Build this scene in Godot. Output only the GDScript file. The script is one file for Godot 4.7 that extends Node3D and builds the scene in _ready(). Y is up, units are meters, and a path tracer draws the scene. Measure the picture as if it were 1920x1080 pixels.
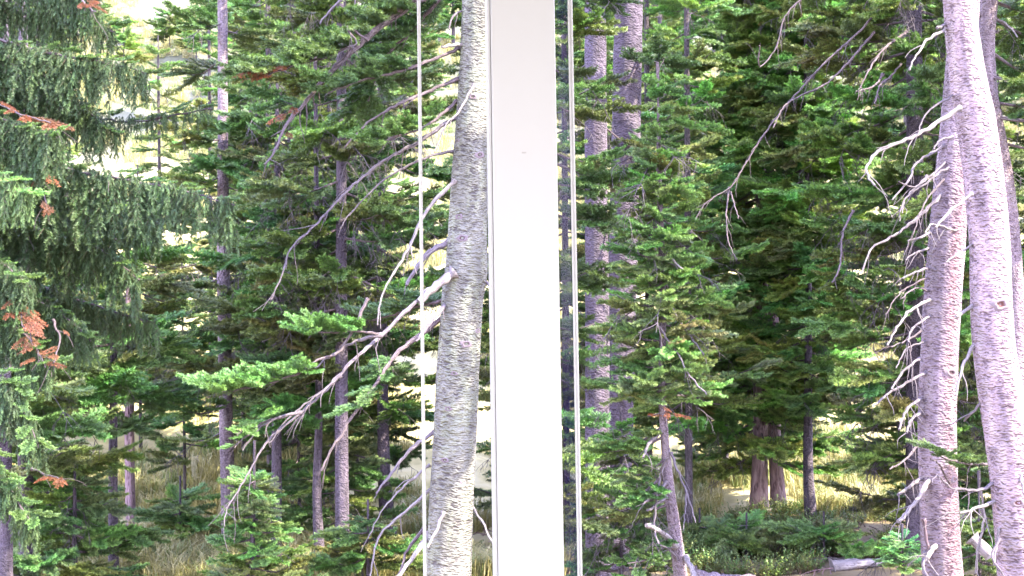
extends Node3D

const F := 2318.0            # focal length in photo pixels (1920 wide)
var cam_t := Transform3D()
var noise := FastNoiseLite.new()
var M := {}                  # materials
var SP := {}                 # foliage spray meshes, several variants of each kind
var used := {}

# ------------------------------------------------------------------ mesh builder
class Shape:
	var v := PackedVector3Array()
	var n := PackedVector3Array()
	var uv := PackedVector2Array()
	var c := PackedColorArray()
	var idx := PackedInt32Array()
	var smooth := true

	func tri(a: Vector3, b: Vector3, d: Vector3, col: Color):
		var k := v.size()
		v.append(a); v.append(b); v.append(d)
		c.append(col); c.append(col); c.append(col)
		uv.append(Vector2()); uv.append(Vector2(1, 0)); uv.append(Vector2(0, 1))
		idx.append(k); idx.append(k + 1); idx.append(k + 2)

	func tube(path: PackedVector3Array, rad: PackedFloat32Array, sides: int, col := Color.WHITE, wob := 0.0, nz: FastNoiseLite = null, vrep := 1.0, stain := {}):
		var m := path.size()
		if m < 2: return
		var t := (path[1] - path[0]).normalized()
		var u := t.cross(Vector3(0.31, 0.2, 0.93)).normalized()
		var k0 := v.size()
		var along := 0.0
		for i in m:
			var tn := (path[mini(i + 1, m - 1)] - path[maxi(i - 1, 0)]).normalized()
			u = (u - tn * u.dot(tn)).normalized()
			var w := tn.cross(u)
			if i > 0: along += path[i].distance_to(path[i - 1])
			var slope := 0.0
			if i > 0: slope = (rad[i - 1] - rad[i]) / maxf(path[i].distance_to(path[i - 1]), 0.001)
			for s in sides + 1:
				var a := TAU * s / sides
				var r := u * cos(a) + w * sin(a)
				var rr := rad[i]
				if wob > 0.0:
					rr *= 1.0 + wob * nz.get_noise_3d(r.x * 60.0 + 11.0, along * 90.0, r.z * 60.0) + 0.5 * wob * nz.get_noise_3d(r.x * 170.0, along * 500.0, r.z * 170.0)
				v.append(path[i] + r * rr)
				n.append((r + tn * clampf(slope, -0.6, 0.6)).normalized())
				uv.append(Vector2(float(s) / sides, along * vrep))
				var cc := col
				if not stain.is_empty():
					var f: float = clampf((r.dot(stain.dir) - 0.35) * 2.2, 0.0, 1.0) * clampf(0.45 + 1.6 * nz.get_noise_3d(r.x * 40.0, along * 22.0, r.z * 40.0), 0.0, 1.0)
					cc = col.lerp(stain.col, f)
				c.append(cc)
		for i in m - 1:
			for s in sides:
				var a := k0 + i * (sides + 1) + s
				var b := a + 1
				var d := a + sides + 1
				idx.append(a); idx.append(d); idx.append(b)
				idx.append(b); idx.append(d); idx.append(d + 1)
		# closed ends
		for e in 2:
			var i := 0 if e == 0 else m - 1
			var kk := v.size()
			var nn := (path[0] - path[1]).normalized() if e == 0 else (path[m - 1] - path[m - 2]).normalized()
			v.append(path[i]); n.append(nn); uv.append(Vector2(0.5, 0)); c.append(col)
			for s in sides + 1:
				var q := k0 + i * (sides + 1) + s
				v.append(v[q]); n.append(nn); uv.append(uv[q]); c.append(col)
			for s in sides:
				if e == 0:
					idx.append(kk); idx.append(kk + 1 + s); idx.append(kk + 2 + s)
				else:
					idx.append(kk); idx.append(kk + 2 + s); idx.append(kk + 1 + s)

	func box(lo: Vector3, hi: Vector3, bev := 0.0):
		var mid := (lo + hi) / 2.0
		var h := (hi - lo) / 2.0
		for ax in 3:
			for sg in [-1.0, 1.0]:
				var nn := Vector3(); nn[ax] = sg
				var p := Vector3(); p[(ax + 1) % 3] = 1.0
				var q := Vector3(); q[(ax + 2) % 3] = 1.0
				if sg < 0.0:
					var sw := p; p = q; q = sw
				var hp := h[p.abs().max_axis_index()] - bev
				var hq := h[q.abs().max_axis_index()] - bev
				var o := mid + nn * h[ax]
				quad(o - p * hp - q * hq, o + p * hp - q * hq, o + p * hp + q * hq, o - p * hp + q * hq, nn)
		if bev > 0.0:   # edge chamfers
			for ax in 3:
				var a1 := (ax + 1) % 3
				var a2 := (ax + 2) % 3
				for s1 in [-1.0, 1.0]:
					for s2 in [-1.0, 1.0]:
						var nn := Vector3(); nn[a1] = s1; nn[a2] = s2
						var l := Vector3(); l[ax] = h[ax] - bev
						var p1 := mid; p1[a1] += s1 * h[a1]; p1[a2] += s2 * (h[a2] - bev)
						var p2 := mid; p2[a1] += s1 * (h[a1] - bev); p2[a2] += s2 * h[a2]
						if s1 * s2 > 0.0: quad(p1 - l, p2 - l, p2 + l, p1 + l, nn.normalized())
						else: quad(p2 - l, p1 - l, p1 + l, p2 + l, nn.normalized())

	func quad(a: Vector3, b: Vector3, d: Vector3, e: Vector3, nn: Vector3):
		var k := v.size()
		var pts := [a, b, d, e]
		var flip: bool = (b - a).cross(d - a).dot(nn) > 0.0
		for i in 4:
			v.append(pts[i]); n.append(nn); c.append(Color.WHITE)
			uv.append(Vector2(pts[i].x + pts[i].z, pts[i].y))
		for q in ([0, 2, 1, 0, 3, 2] if flip else [0, 1, 2, 0, 2, 3]): idx.append(k + q)

	func mesh() -> ArrayMesh:
		var arr := []
		arr.resize(Mesh.ARRAY_MAX)
		arr[Mesh.ARRAY_VERTEX] = v
		if smooth: arr[Mesh.ARRAY_NORMAL] = n
		arr[Mesh.ARRAY_TEX_UV] = uv
		arr[Mesh.ARRAY_COLOR] = c
		arr[Mesh.ARRAY_INDEX] = idx
		var am := ArrayMesh.new()
		am.add_surface_from_arrays(Mesh.PRIMITIVE_TRIANGLES, arr)
		return am

# ------------------------------------------------------------------ small helpers
func rng_of(s: int) -> RandomNumberGenerator:
	var r := RandomNumberGenerator.new()
	r.seed = s
	return r

func P(x: float, y: float, d: float) -> Vector3:      # a place seen at photo pixel x, y, at depth d
	return cam_t * Vector3((x - 960.0) / F * d, -(y - 540.0) / F * d, -d)

func gy(x: float, z: float) -> float:                 # height of the ground
	var s := -z - 18.0 + 1.5 * noise.get_noise_2d(x * 6.0, 50.0)
	var h := 0.0
	if s > 0.0: h = 0.44 * s * s / (s + 5.0)
	h += 0.16 * noise.get_noise_2d(x * 22.0, z * 22.0) + clampf(s * 0.02, 0.0, 0.9) * noise.get_noise_2d(x * 5.0 + 70.0, z * 5.0)
	return h

func numbered(called: String) -> String:
	var k: int = used.get(called, 0)
	used[called] = k + 1
	return called if k == 0 else "%s_%03d" % [called, k]

func thing(called: String, label: String, category: String, at: Vector3, group := "") -> Node3D:
	var o := Node3D.new()
	o.name = numbered(called)
	add_child(o, true)
	o.position = at
	o.set_meta("label", label)
	o.set_meta("category", category)
	if group: o.set_meta("group", group)
	return o

func part(called: String, m: Mesh, mat: Material, parent: Node3D, kind := "", at := Vector3.ZERO) -> MeshInstance3D:
	var o := MeshInstance3D.new()
	var key := "%d/%s" % [parent.get_instance_id(), called]
	var k: int = used.get(key, 0)
	used[key] = k + 1
	o.name = called if k == 0 else "%s_%03d" % [called, k]
	o.mesh = m
	o.material_override = mat
	o.position = at
	if kind: o.set_meta("kind", kind)
	parent.add_child(o, true)
	return o

func scatter(called: String, kind: String, list: Array, tints: Array, mat: Material, parent: Node3D):
	# one MultiMesh per spray variant, each copy with its own turn, size and tone
	var per := {}
	for i in list.size():
		var var_i: int = i % SP[kind].size()
		if not per.has(var_i): per[var_i] = []
		per[var_i].append(i)
	for k in per:
		var mm := MultiMesh.new()
		mm.transform_format = MultiMesh.TRANSFORM_3D
		mm.use_colors = true
		mm.mesh = SP[kind][k]
		mm.instance_count = per[k].size()
		for j in per[k].size():
			mm.set_instance_transform(j, list[per[k][j]])
			mm.set_instance_color(j, tints[per[k][j]])
		var o := MultiMeshInstance3D.new()
		var key := "%d/%s" % [parent.get_instance_id(), called]
		var q: int = used.get(key, 0)
		used[key] = q + 1
		o.name = called if q == 0 else "%s_%03d" % [called, q]
		o.multimesh = mm
		o.material_override = mat
		o.set_meta("kind", "stuff")
		parent.add_child(o, true)

func smooth_path(pts: Array, step: float) -> PackedVector3Array:
	var out := PackedVector3Array()
	var m := pts.size()
	for i in m - 1:
		var a: Vector3 = pts[maxi(i - 1, 0)]
		var b: Vector3 = pts[i]
		var d: Vector3 = pts[i + 1]
		var e: Vector3 = pts[mini(i + 2, m - 1)]
		var k := maxi(1, int(ceil(b.distance_to(d) / step)))
		for j in k: out.append(b.cubic_interpolate(d, a, e, float(j) / k))
	out.append(pts[m - 1])
	return out

func taper(m: int, r0: float, r1: float, power := 1.0) -> PackedFloat32Array:
	var out := PackedFloat32Array()
	for i in m: out.append(lerpf(r0, r1, pow(float(i) / maxf(m - 1, 1), power)))
	return out

func facing(dir: Vector3, up: Vector3, s: float) -> Basis:
	var x := dir.normalized()
	var y := (up - x * up.dot(x)).normalized()
	return Basis(x * s, y * s, x.cross(y) * s)

# ------------------------------------------------------------------ materials
func bark(seed_: int, dark: Color, light: Color, pale: Color, stretch: float, dashes: float, relief: float) -> StandardMaterial3D:
	var w := 256
	var h := 1024
	var nz := FastNoiseLite.new()
	nz.seed = seed_
	nz.frequency = 1.0
	nz.noise_type = FastNoiseLite.TYPE_SIMPLEX
	nz.fractal_type = FastNoiseLite.FRACTAL_FBM
	nz.fractal_octaves = 2
	var cell := FastNoiseLite.new()
	cell.seed = seed_ + 5
	cell.frequency = 1.0
	cell.noise_type = FastNoiseLite.TYPE_SIMPLEX
	cell.fractal_type = FastNoiseLite.FRACTAL_NONE
	var col := PackedByteArray()
	var hgt := PackedByteArray()
	col.resize(w * h * 3)
	hgt.resize(w * h)
	for y in h:
		var vv := float(y) / h * 2.0                     # two metres of bark
		for x in w:
			var a := TAU * x / w
			var cx := cos(a)
			var cz := sin(a)
			var patch0 := nz.get_noise_3d(cx * 3.0, vv * 5.0, cz * 3.0 + 70.0) * 4.0
			var ridge := nz.get_noise_3d(cx * 1.2, vv * 30.0 * stretch + 0.09 * patch0, cz * 1.2)
			var fine := nz.get_noise_3d(cx * 3.0 + 9.0, vv * 75.0 * stretch, cz * 3.0)
			var patch := nz.get_noise_3d(cx * 1.3 + 30.0, vv * 3.0, cz * 1.3)
			var dash := cell.get_noise_3d(cx * 3.5 + 50.0, vv * 42.0, cz * 3.5)
			var low := nz.get_noise_3d(cx * 0.7 + 90.0, vv * 1.6, cz * 0.7)
			var amp := 0.35 + 0.9 * clampf(0.45 + 1.6 * nz.get_noise_3d(cx * 1.1 - 40.0, vv * 2.6, cz * 1.1), 0.0, 1.0)
			var t := smoothstep(0.0, 0.85, 0.64 + amp * (0.75 * ridge + 0.45 * fine))
			var q := dark.lerp(light, t)
			q = q.lerp(pale, clampf(patch * 1.8 + 0.1, 0.0, 1.0) * 0.75 * clampf(t * 1.4, 0.0, 1.0))
			var dd := clampf((dash - dashes) * 7.0, 0.0, 1.0)
			q *= 1.0 + 0.45 * low
			q = q.lerp(dark * 0.45, dd * 0.75)
			q = q.linear_to_srgb()
			var k := (y * w + x) * 3
			col[k] = int(clampf(q.r, 0, 1) * 255.0)
			col[k + 1] = int(clampf(q.g, 0, 1) * 255.0)
			col[k + 2] = int(clampf(q.b, 0, 1) * 255.0)
			hgt[y * w + x] = int(clampf(0.5 + 0.5 * ridge + 0.4 * fine - 0.4 * dd, 0, 1) * 255.0)
	var m := StandardMaterial3D.new()
	m.albedo_texture = ImageTexture.create_from_image(Image.create_from_data(w, h, false, Image.FORMAT_RGB8, col))
	m.uv1_scale = Vector3(1, 0.5, 1)
	m.roughness = 0.9
	m.vertex_color_use_as_albedo = true
	m.heightmap_enabled = true
	m.heightmap_texture = ImageTexture.create_from_image(Image.create_from_data(w, h, false, Image.FORMAT_L8, hgt))
	m.heightmap_scale = relief
	return m

func plain(col: Color, rough := 0.9, tinted := false) -> StandardMaterial3D:
	var m := StandardMaterial3D.new()
	m.albedo_color = col.linear_to_srgb()
	m.roughness = rough
	m.vertex_color_use_as_albedo = tinted
	return m

func mottled(seed_: int, freq: float, stops: Array, scale: float, relief: float) -> StandardMaterial3D:
	var nz := FastNoiseLite.new()
	nz.seed = seed_
	nz.frequency = freq
	nz.fractal_octaves = 5
	var g := Gradient.new()
	g.offsets = PackedFloat32Array([0.0, 0.38, 0.62, 1.0])
	g.colors = PackedColorArray([stops[0].linear_to_srgb(), stops[1].linear_to_srgb(), stops[2].linear_to_srgb(), stops[3].linear_to_srgb()])
	var tx := NoiseTexture2D.new()
	tx.width = 512
	tx.height = 512
	tx.seamless = true
	tx.noise = nz
	tx.color_ramp = g
	var m := StandardMaterial3D.new()
	m.albedo_texture = tx
	m.roughness = 0.95
	m.uv1_triplanar = true
	m.uv1_world_triplanar = true
	m.uv1_scale = Vector3.ONE * scale
	if relief > 0.0:
		var hx := NoiseTexture2D.new()
		hx.width = 512
		hx.height = 512
		hx.seamless = true
		hx.noise = nz
		m.heightmap_enabled = true
		m.heightmap_texture = hx
		m.heightmap_scale = relief
	return m

# ------------------------------------------------------------------ foliage sprays (each made of single needles)
func shoot(s: Shape, r: RandomNumberGenerator, p0: Vector3, dir: Vector3, up: Vector3, l: float, per_m: float, nl: float, nw: float, old: Color, fresh: Color, tip: float, lift: float):
	var cnt := int(l * per_m)
	var side := dir.cross(up).normalized()
	var stem := Color(0.10, 0.075, 0.06)
	var p1 := p0 + dir * l + up * l * lift
	s.tri(p0 + side * 0.003, p0 - side * 0.003, p1, stem)
	s.tri(p0 + up * 0.003, p0 - up * 0.003, p1, stem)
	for i in cnt:
		var t := (i + r.randf()) / cnt
		var a := r.randf() * TAU
		var rad := side * cos(a) + up * (sin(a) * 0.75 + 0.3)
		var d := (dir * r.randf_range(0.35, 0.9) + rad.normalized() * 0.85).normalized()
		var ln := nl * r.randf_range(0.7, 1.15) * (1.0 - 0.35 * maxf(0.0, t - 0.75) * 4.0 * 0.6)
		var b := p0 + dir * l * t + up * l * lift * t * t
		var w := d.cross(up if absf(d.dot(up)) < 0.9 else side).normalized().rotated(d, r.randf_range(-0.8, 0.8)) * nw * 0.5
		var col := old.lerp(fresh, clampf(tip * t + r.randf_range(-0.2, 0.2), 0.0, 1.0))
		s.tri(b + w, b - w, b + d * ln, col)

func fir_spray(seed_: int, dens: float, old: Color, fresh: Color, droop := 0.0) -> ArrayMesh:
	var r := rng_of(seed_)
	var s := Shape.new()
	s.smooth = false
	var l := 0.40
	var up := Vector3.UP
	var n := 9
	var prev := Vector3.ZERO
	for i in n:
		var t0 := float(i) / n
		var t1 := float(i + 1) / n
		var q := Vector3(l * t1, 0.05 * t1 * t1 - droop * t1 * t1 * 0.2, r.randf_range(-0.01, 0.01))
		shoot(s, r, prev, (q - prev).normalized(), up, (q - prev).length() * 1.15, dens, 0.034, 0.0066, old, fresh, t1 * 0.7, 0.0)
		if i > 0:
			for sd in [-1.0, 1.0]:
				if r.randf() < 0.12: continue
				var sl := lerpf(0.19, 0.06, t0) * r.randf_range(0.65, 1.2) * (0.6 if i == 1 else 1.0)
				var a: float = sd * r.randf_range(0.65, 1.0)
				var d := Vector3(cos(a), r.randf_range(-0.1, 0.28) - droop * 0.7, sin(a)).normalized()
				shoot(s, r, prev, d, up, sl, dens, 0.034, 0.0066, old, fresh, 0.9, 0.06)
				if sl > 0.11:
					for k in 2:
						var b: float = a + (0.75 if k == 0 else -0.75) * sd
						var d2 := Vector3(cos(b), r.randf_range(-0.05, 0.2) - droop * 0.6, sin(b)).normalized()
						shoot(s, r, prev + d * sl * (0.35 + 0.25 * k), d2, up, sl * 0.45, dens, 0.031, 0.0066, old, fresh, 1.0, 0.08)
		prev = q
	return s.mesh()

func strand(seed_: int, old: Color, fresh: Color) -> ArrayMesh:        # hanging spruce branchlet, extends along -Y
	var r := rng_of(seed_)
	var s := Shape.new()
	s.smooth = false
	var l := 0.42
	var prev := Vector3.ZERO
	var n := 8
	for i in n:
		var t := float(i + 1) / n
		var q := Vector3(0.05 * sqrt(t) + r.randf_range(-0.012, 0.012), -l * t, r.randf_range(-0.02, 0.02))
		var d := (q - prev).normalized()
		shoot(s, r, prev, d, Vector3(0.97, 0.1, 0.2).normalized(), (q - prev).length() * 1.2, 900.0, 0.019, 0.0036, old, fresh, t * 0.5, 0.0)
		for k in 3:
			if r.randf() < 0.35 and i > 4: continue
			var a := r.randf() * TAU
			var sd := Vector3(cos(a) * 0.6, -0.8, sin(a) * 0.6).normalized()
			shoot(s, r, prev, sd, Vector3(cos(a), 0.3, sin(a)).normalized(), r.randf_range(0.05, 0.13) * (1.1 - 0.5 * t), 850.0, 0.018, 0.0036, old, fresh, 0.8, -0.1)
		prev = q
	return s.mesh()

func bare_spray(seed_: int, col: Color) -> ArrayMesh:                  # leafless twig with forks
	var r := rng_of(seed_)
	var s := Shape.new()
	var todo := [[Vector3.ZERO, Vector3(1, -0.15, 0), 0.42, 0.0045, 0]]
	while todo.size():
		var b: Array = todo.pop_back()
		var pts := PackedVector3Array()
		var p: Vector3 = b[0]
		var d: Vector3 = b[1].normalized()
		var n := 5
		for i in n + 1:
			pts.append(p)
			d = (d + Vector3(r.randf_range(-0.25, 0.25), r.randf_range(-0.3, 0.12), r.randf_range(-0.25, 0.25))).normalized()
			p += d * b[2] / n
		s.tube(pts, taper(pts.size(), b[3], b[3] * 0.35), 4, col)
		if b[4] < 2:
			for k in (6 if b[4] == 0 else 2):
				var at: Vector3 = pts[r.randi_range(1, n - 1)]
				var a := (1.0 if k % 2 == 0 else -1.0) * r.randf_range(0.5, 1.1)
				todo.append([at, d.rotated(Vector3.UP, a) + Vector3(0, r.randf_range(-0.5, 0.1), 0), b[2] * r.randf_range(0.3, 0.55), b[3] * 0.6, b[4] + 1])
	return s.mesh()

func grass_tuft(seed_: int) -> ArrayMesh:                              # dry bent grass blades
	var r := rng_of(seed_)
	var s := Shape.new()
	s.smooth = false
	for k in 46:
		var a := r.randf() * TAU
		var p := Vector3(r.randf_range(-0.10, 0.10), 0, r.randf_range(-0.10, 0.10))
		var out := Vector3(cos(a), 0, sin(a))
		var w := Vector3(-sin(a), 0, cos(a)) * 0.005
		var h := r.randf_range(0.12, 0.32)
		var m := p + out * h * 0.2 + Vector3.UP * h * 0.7
		var e := p + out * h * r.randf_range(0.4, 0.9) + Vector3.UP * h * r.randf_range(0.7, 1.0)
		var c := Color(0.30, 0.28, 0.075).lerp(Color(0.42, 0.39, 0.19), r.randf())
		s.tri(p + w, p - w, m + w * 0.7, c)
		s.tri(p - w, m - w * 0.7, m + w * 0.7, c)
		s.tri(m + w * 0.7, m - w * 0.7, e, c)
	return s.mesh()

func low_leaf_clump(seed_: int, a: Color, b: Color) -> ArrayMesh:      # low huckleberry-like shoot with small oval leaves
	var r := rng_of(seed_)
	var s := Shape.new()
	s.smooth = false
	for k in 7:
		var ang := r.randf() * TAU
		var top := Vector3(cos(ang) * r.randf_range(0.05, 0.22), r.randf_range(0.12, 0.3), sin(ang) * r.randf_range(0.05, 0.22))
		s.tri(Vector3(0.003, 0, 0), Vector3(-0.003, 0, 0), top, Color(0.08, 0.06, 0.04))
		for i in 16:
			var t := r.randf_range(0.3, 1.0)
			var p := top * t
			var d := Vector3(r.randf_range(-1, 1), r.randf_range(-0.2, 0.7), r.randf_range(-1, 1)).normalized()
			var w := d.cross(Vector3.UP).normalized() * 0.009
			var e := p + d * 0.028
			var c := a.lerp(b, r.randf())
			s.tri(p, p + d * 0.015 + w, e, c)
			s.tri(p, e, p + d * 0.015 - w, c)
	return s.mesh()

# ------------------------------------------------------------------ trees
# spec.pts: [photo x, photo y, width in photo pixels] from top to bottom, at depth spec.d
func trunk_of(spec: Dictionary) -> Dictionary:
	var d: float = spec.d
	var pts := []
	var rad := []
	for p in spec.pts:
		pts.append(P(p[0], p[1], d + (p[3] if p.size() > 3 else 0.0)))
		rad.append(p[2] / F * d * 0.5)
	# down to the ground
	var e: Vector3 = pts[-1]
	var before: Vector3 = pts[-2]
	var g := gy(e.x, e.z)
	if e.y > g - 0.05:
		var dir := (e - before).normalized()
		dir = (dir + Vector3.DOWN * 1.5).normalized()
		var q := e + dir * ((e.y - g + 0.12) / -dir.y)
		pts.append(Vector3(lerpf(e.x, q.x, 0.5), lerpf(e.y, q.y, 0.6), lerpf(e.z, q.z, 0.5)))
		rad.append(rad[-1] * 1.04)
		pts.append(q)
		rad.append(rad[-1] * 1.4)
	# and up to its tip
	var top: Vector3 = pts[0]
	var hgt: float = spec.get("height", 12.0)
	if spec.has("tip"): hgt = P(pts[0].x, spec.tip, d).y - g
	spec.height = hgt
	var lean: Vector3 = (pts[0] - pts[1]).normalized()
	var up_pts := []
	var up_rad := []
	var left := g + hgt - top.y
	var k := 0
	var r0: float = rad[0]
	while left > 0.0 and k < 40:
		k += 1
		lean = (lean + Vector3.UP * 0.35).normalized()
		var stp := minf(0.7, left + 0.02)
		top += lean * stp
		left -= stp
		up_pts.push_front(top)
		up_rad.push_front(maxf(0.012, r0 * clampf(left / maxf(0.1, g + hgt - pts[0].y), 0.0, 1.0)))
	pts = up_pts + pts
	rad = up_rad + rad
	pts.reverse()
	rad.reverse()
	var path := PackedVector3Array()
	var rr := PackedFloat32Array()
	var step: float = spec.get("step", 0.18)
	for i in pts.size() - 1:
		var a: Vector3 = pts[maxi(i - 1, 0)]
		var c: Vector3 = pts[mini(i + 2, pts.size() - 1)]
		var n := maxi(1, int(ceil(pts[i].distance_to(pts[i + 1]) / (step if i < pts.size() - up_pts.size() else 0.35))))
		for j in n:
			path.append(pts[i].cubic_interpolate(pts[i + 1], a, c, float(j) / n))
			rr.append(lerpf(rad[i], rad[i + 1], float(j) / n))
	path.append(pts[-1])
	rr.append(rad[-1])
	return {"path": path, "rad": rr, "base": Vector3(pts[0].x, g, pts[0].z)}

func along(tr: Dictionary, y: float) -> Array:        # centre and radius of the trunk at height y
	var p: PackedVector3Array = tr.path
	for i in p.size() - 1:
		if p[i + 1].y >= y:
			var t := clampf((y - p[i].y) / maxf(0.001, p[i + 1].y - p[i].y), 0.0, 1.0)
			return [p[i].lerp(p[i + 1], t), lerpf(tr.rad[i], tr.rad[i + 1], t)]
	return [p[-1], 0.01]

func tree(spec: Dictionary) -> Dictionary:
	var tr := trunk_of(spec)
	var o := thing(spec.get("name", "fir_tree"), spec.label, spec.get("category", "tree"), tr.base, spec.get("group", ""))
	var s := Shape.new()
	var loc := PackedVector3Array()
	for q in tr.path: loc.append(q - tr.base)
	s.tube(loc, tr.rad, spec.get("sides", 14), Color.WHITE, spec.get("wob", 0.05), noise, 1.0, spec.get("stain", {}))
	part("trunk", s.mesh(), spec.get("bark", M.bark_mid), o)
	tr.node = o
	tr.seed = hash(spec.label)
	for c in spec.get("crown", []): crown(tr, c, spec)
	return tr

# c: [photo y of its top, photo y of its foot, radius at foot, radius at top, limbs per metre, sprays per metre of limb]; options in a dictionary at the end
func crown(tr: Dictionary, c: Array, spec: Dictionary):
	var o: Node3D = tr.node
	var base: Vector3 = tr.base
	var d: float = spec.d
	var opt: Dictionary = c[6] if c.size() > 6 else {}
	var r := rng_of(tr.seed + int(c[1]) * 7)
	var y1 := P(960, c[0], d).y if not opt.has("full") else base.y + float(spec.get("height", 12.0)) - 0.2
	var y0 := P(960, c[1], d).y
	y0 = maxf(y0, base.y + 0.25)
	var n := int((y1 - y0) * c[4] * 1.25)
	var kind: String = opt.get("kind", "fir")
	var near: bool = opt.get("near", false)
	var pitch: float = opt.get("pitch", -0.12)
	var merged := Shape.new()
	var where := []
	var tints := []
	var bare := []
	var baret := []
	var az := r.randf() * TAU
	var view_top := P(960, -150, d).y
	for i in n:
		var t := (i + r.randf()) / n
		var y := lerpf(y0, y1, t)
		if y > view_top and r.randf() < 0.55: continue      # thinner where the picture ends
		az += 2.399 + r.randf_range(-0.4, 0.4)
		var a := az
		if opt.has("towards"): a = opt.towards + r.randf_range(-1.0, 1.0) * opt.get("spread", 0.9)
		var tm := along(tr, y)
		var l: float = lerpf(c[2], c[3], t) * r.randf_range(0.62, 1.12)
		if l < 0.12: continue
		var out := Vector3(cos(a), 0, sin(a))
		var pp: float = pitch + r.randf_range(-0.28, 0.24)
		var p0: Vector3 = tm[0] + out * tm[1] * 0.7
		var bend: float = opt.get("bend", 0.22)
		var pts := [p0, p0 + (out + Vector3.UP * pp) * l * 0.5 - Vector3.UP * l * 0.06, p0 + (out.rotated(Vector3.UP, r.randf_range(-0.2, 0.2)) + Vector3.UP * (pp + bend * 0.6)) * l]
		var path := smooth_path(pts, 0.12)
		var lp := PackedVector3Array()
		for q in path: lp.append(q - base)
		var r0 := clampf(0.006 + l * 0.011, 0.006, tm[1] * 0.5 + 0.004)
		if near:
			var s := Shape.new()
			s.tube(lp, taper(lp.size(), r0, 0.003), 6, Color.WHITE)
			part("branch", s.mesh(), M.twig, o)
		else:
			merged.tube(lp, taper(lp.size(), r0, 0.003), 4, Color.WHITE)
		var cnt := int(l * c[5] * 1.3) + 1
		var hue: Color = Color(r.randf_range(0.75, 1.35), r.randf_range(0.85, 1.2), r.randf_range(0.7, 1.15)) * opt.get("tone", 1.0) * (1.0 if r.randf() < 0.8 else 1.35)
		var sz: float = opt.get("size", 1.0)
		for k in cnt:
			var u := lerpf(opt.get("from", 0.22), 1.0, (k + r.randf()) / cnt)
			var q: Vector3 = path[clampi(int(u * (path.size() - 1)), 0, path.size() - 1)] + Vector3(r.randf_range(-0.03, 0.03), r.randf_range(-0.03, 0.03), r.randf_range(-0.03, 0.03)) - base
			var sd := 1.0 if k % 2 == 0 else -1.0
			var dir: Vector3 = out.rotated(Vector3.UP, sd * r.randf_range(0.35, 1.05) * (1.0 - 0.6 * (1.0 if u > 0.92 else 0.0))) + Vector3.UP * r.randf_range(-0.5, 0.3)
			var up := Vector3(r.randf_range(-0.5, 0.5), 1, r.randf_range(-0.5, 0.5))
			if kind == "fir":
				if r.randf() < opt.get("bare", 0.05):
					bare.append(Transform3D(facing(dir + Vector3.DOWN * 0.3, up, r.randf_range(0.7, 1.2)), q))
					baret.append(Color.WHITE * r.randf_range(0.6, 1.1))
					continue
				where.append(Transform3D(facing(dir, up, sz * r.randf_range(0.65, 1.2)), q))
			else:
				where.append(Transform3D(Basis(Vector3.UP, r.randf() * TAU) * Basis(Vector3.RIGHT, r.randf_range(-0.2, 0.2)) * r.randf_range(0.5, 1.1), q))
			tints.append(Color(hue.r * r.randf_range(0.85, 1.15), hue.g * r.randf_range(0.85, 1.15), hue.b))
	if merged.v.size(): part("branch", merged.mesh(), M.twig, o, "stuff")
	if where.size(): scatter("foliage", kind, where, tints, M.needles, o)
	if bare.size(): scatter("twigs", "bare", bare, baret, M.deadwood, o)

# a bare limb drawn through photo points, from trunk to tip; depth runs from d0 to d1
func limb(o: Node3D, pts: Array, d0: float, d1: float, w0: float, w1: float, mat: Material, twigs := 0, seed_ := 1, called := "branch") -> PackedVector3Array:
	var r := rng_of(seed_ * 31 + int(pts[0][0]))
	var w := []
	for i in pts.size():
		w.append(P(pts[i][0], pts[i][1], lerpf(d0, d1, float(i) / (pts.size() - 1))))
	var path := smooth_path(w, 0.035)
	for i in path.size():
		if i > 0 and i < path.size() - 1: path[i] += Vector3(r.randf_range(-1, 1), r.randf_range(-1, 1), r.randf_range(-1, 1)) * 0.005
	var lp := PackedVector3Array()
	for q in path: lp.append(q - o.position)
	var s := Shape.new()
	var rd := taper(lp.size(), w0 / F * d0 * 0.42, w1 / F * d1 * 0.36, 0.7)
	rd[0] *= 1.35
	for i in rd.size(): rd[i] *= r.randf_range(0.84, 1.18)
	s.tube(lp, rd, 8, Color.WHITE)
	for k in twigs:
		var i := r.randi_range(int(lp.size() * 0.25), lp.size() - 2)
		var d := (lp[i + 1] - lp[i]).normalized()
		var dir := (d + Vector3(r.randf_range(-0.9, 0.9), r.randf_range(-0.9, 0.35), r.randf_range(-0.7, 0.7))).normalized()
		var tp := PackedVector3Array()
		var q := lp[i]
		var tl := r.randf_range(0.05, 0.24)
		for j in 6:
			tp.append(q)
			dir = (dir + Vector3(r.randf_range(-0.25, 0.25), r.randf_range(-0.35, 0.1), r.randf_range(-0.25, 0.25))).normalized()
			q += dir * tl / 5.0
		s.tube(tp, taper(6, minf(rd[i] * 0.6, 0.005), 0.0014), 5, Color.WHITE)
	part(called, s.mesh(), mat, o)
	return path

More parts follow.
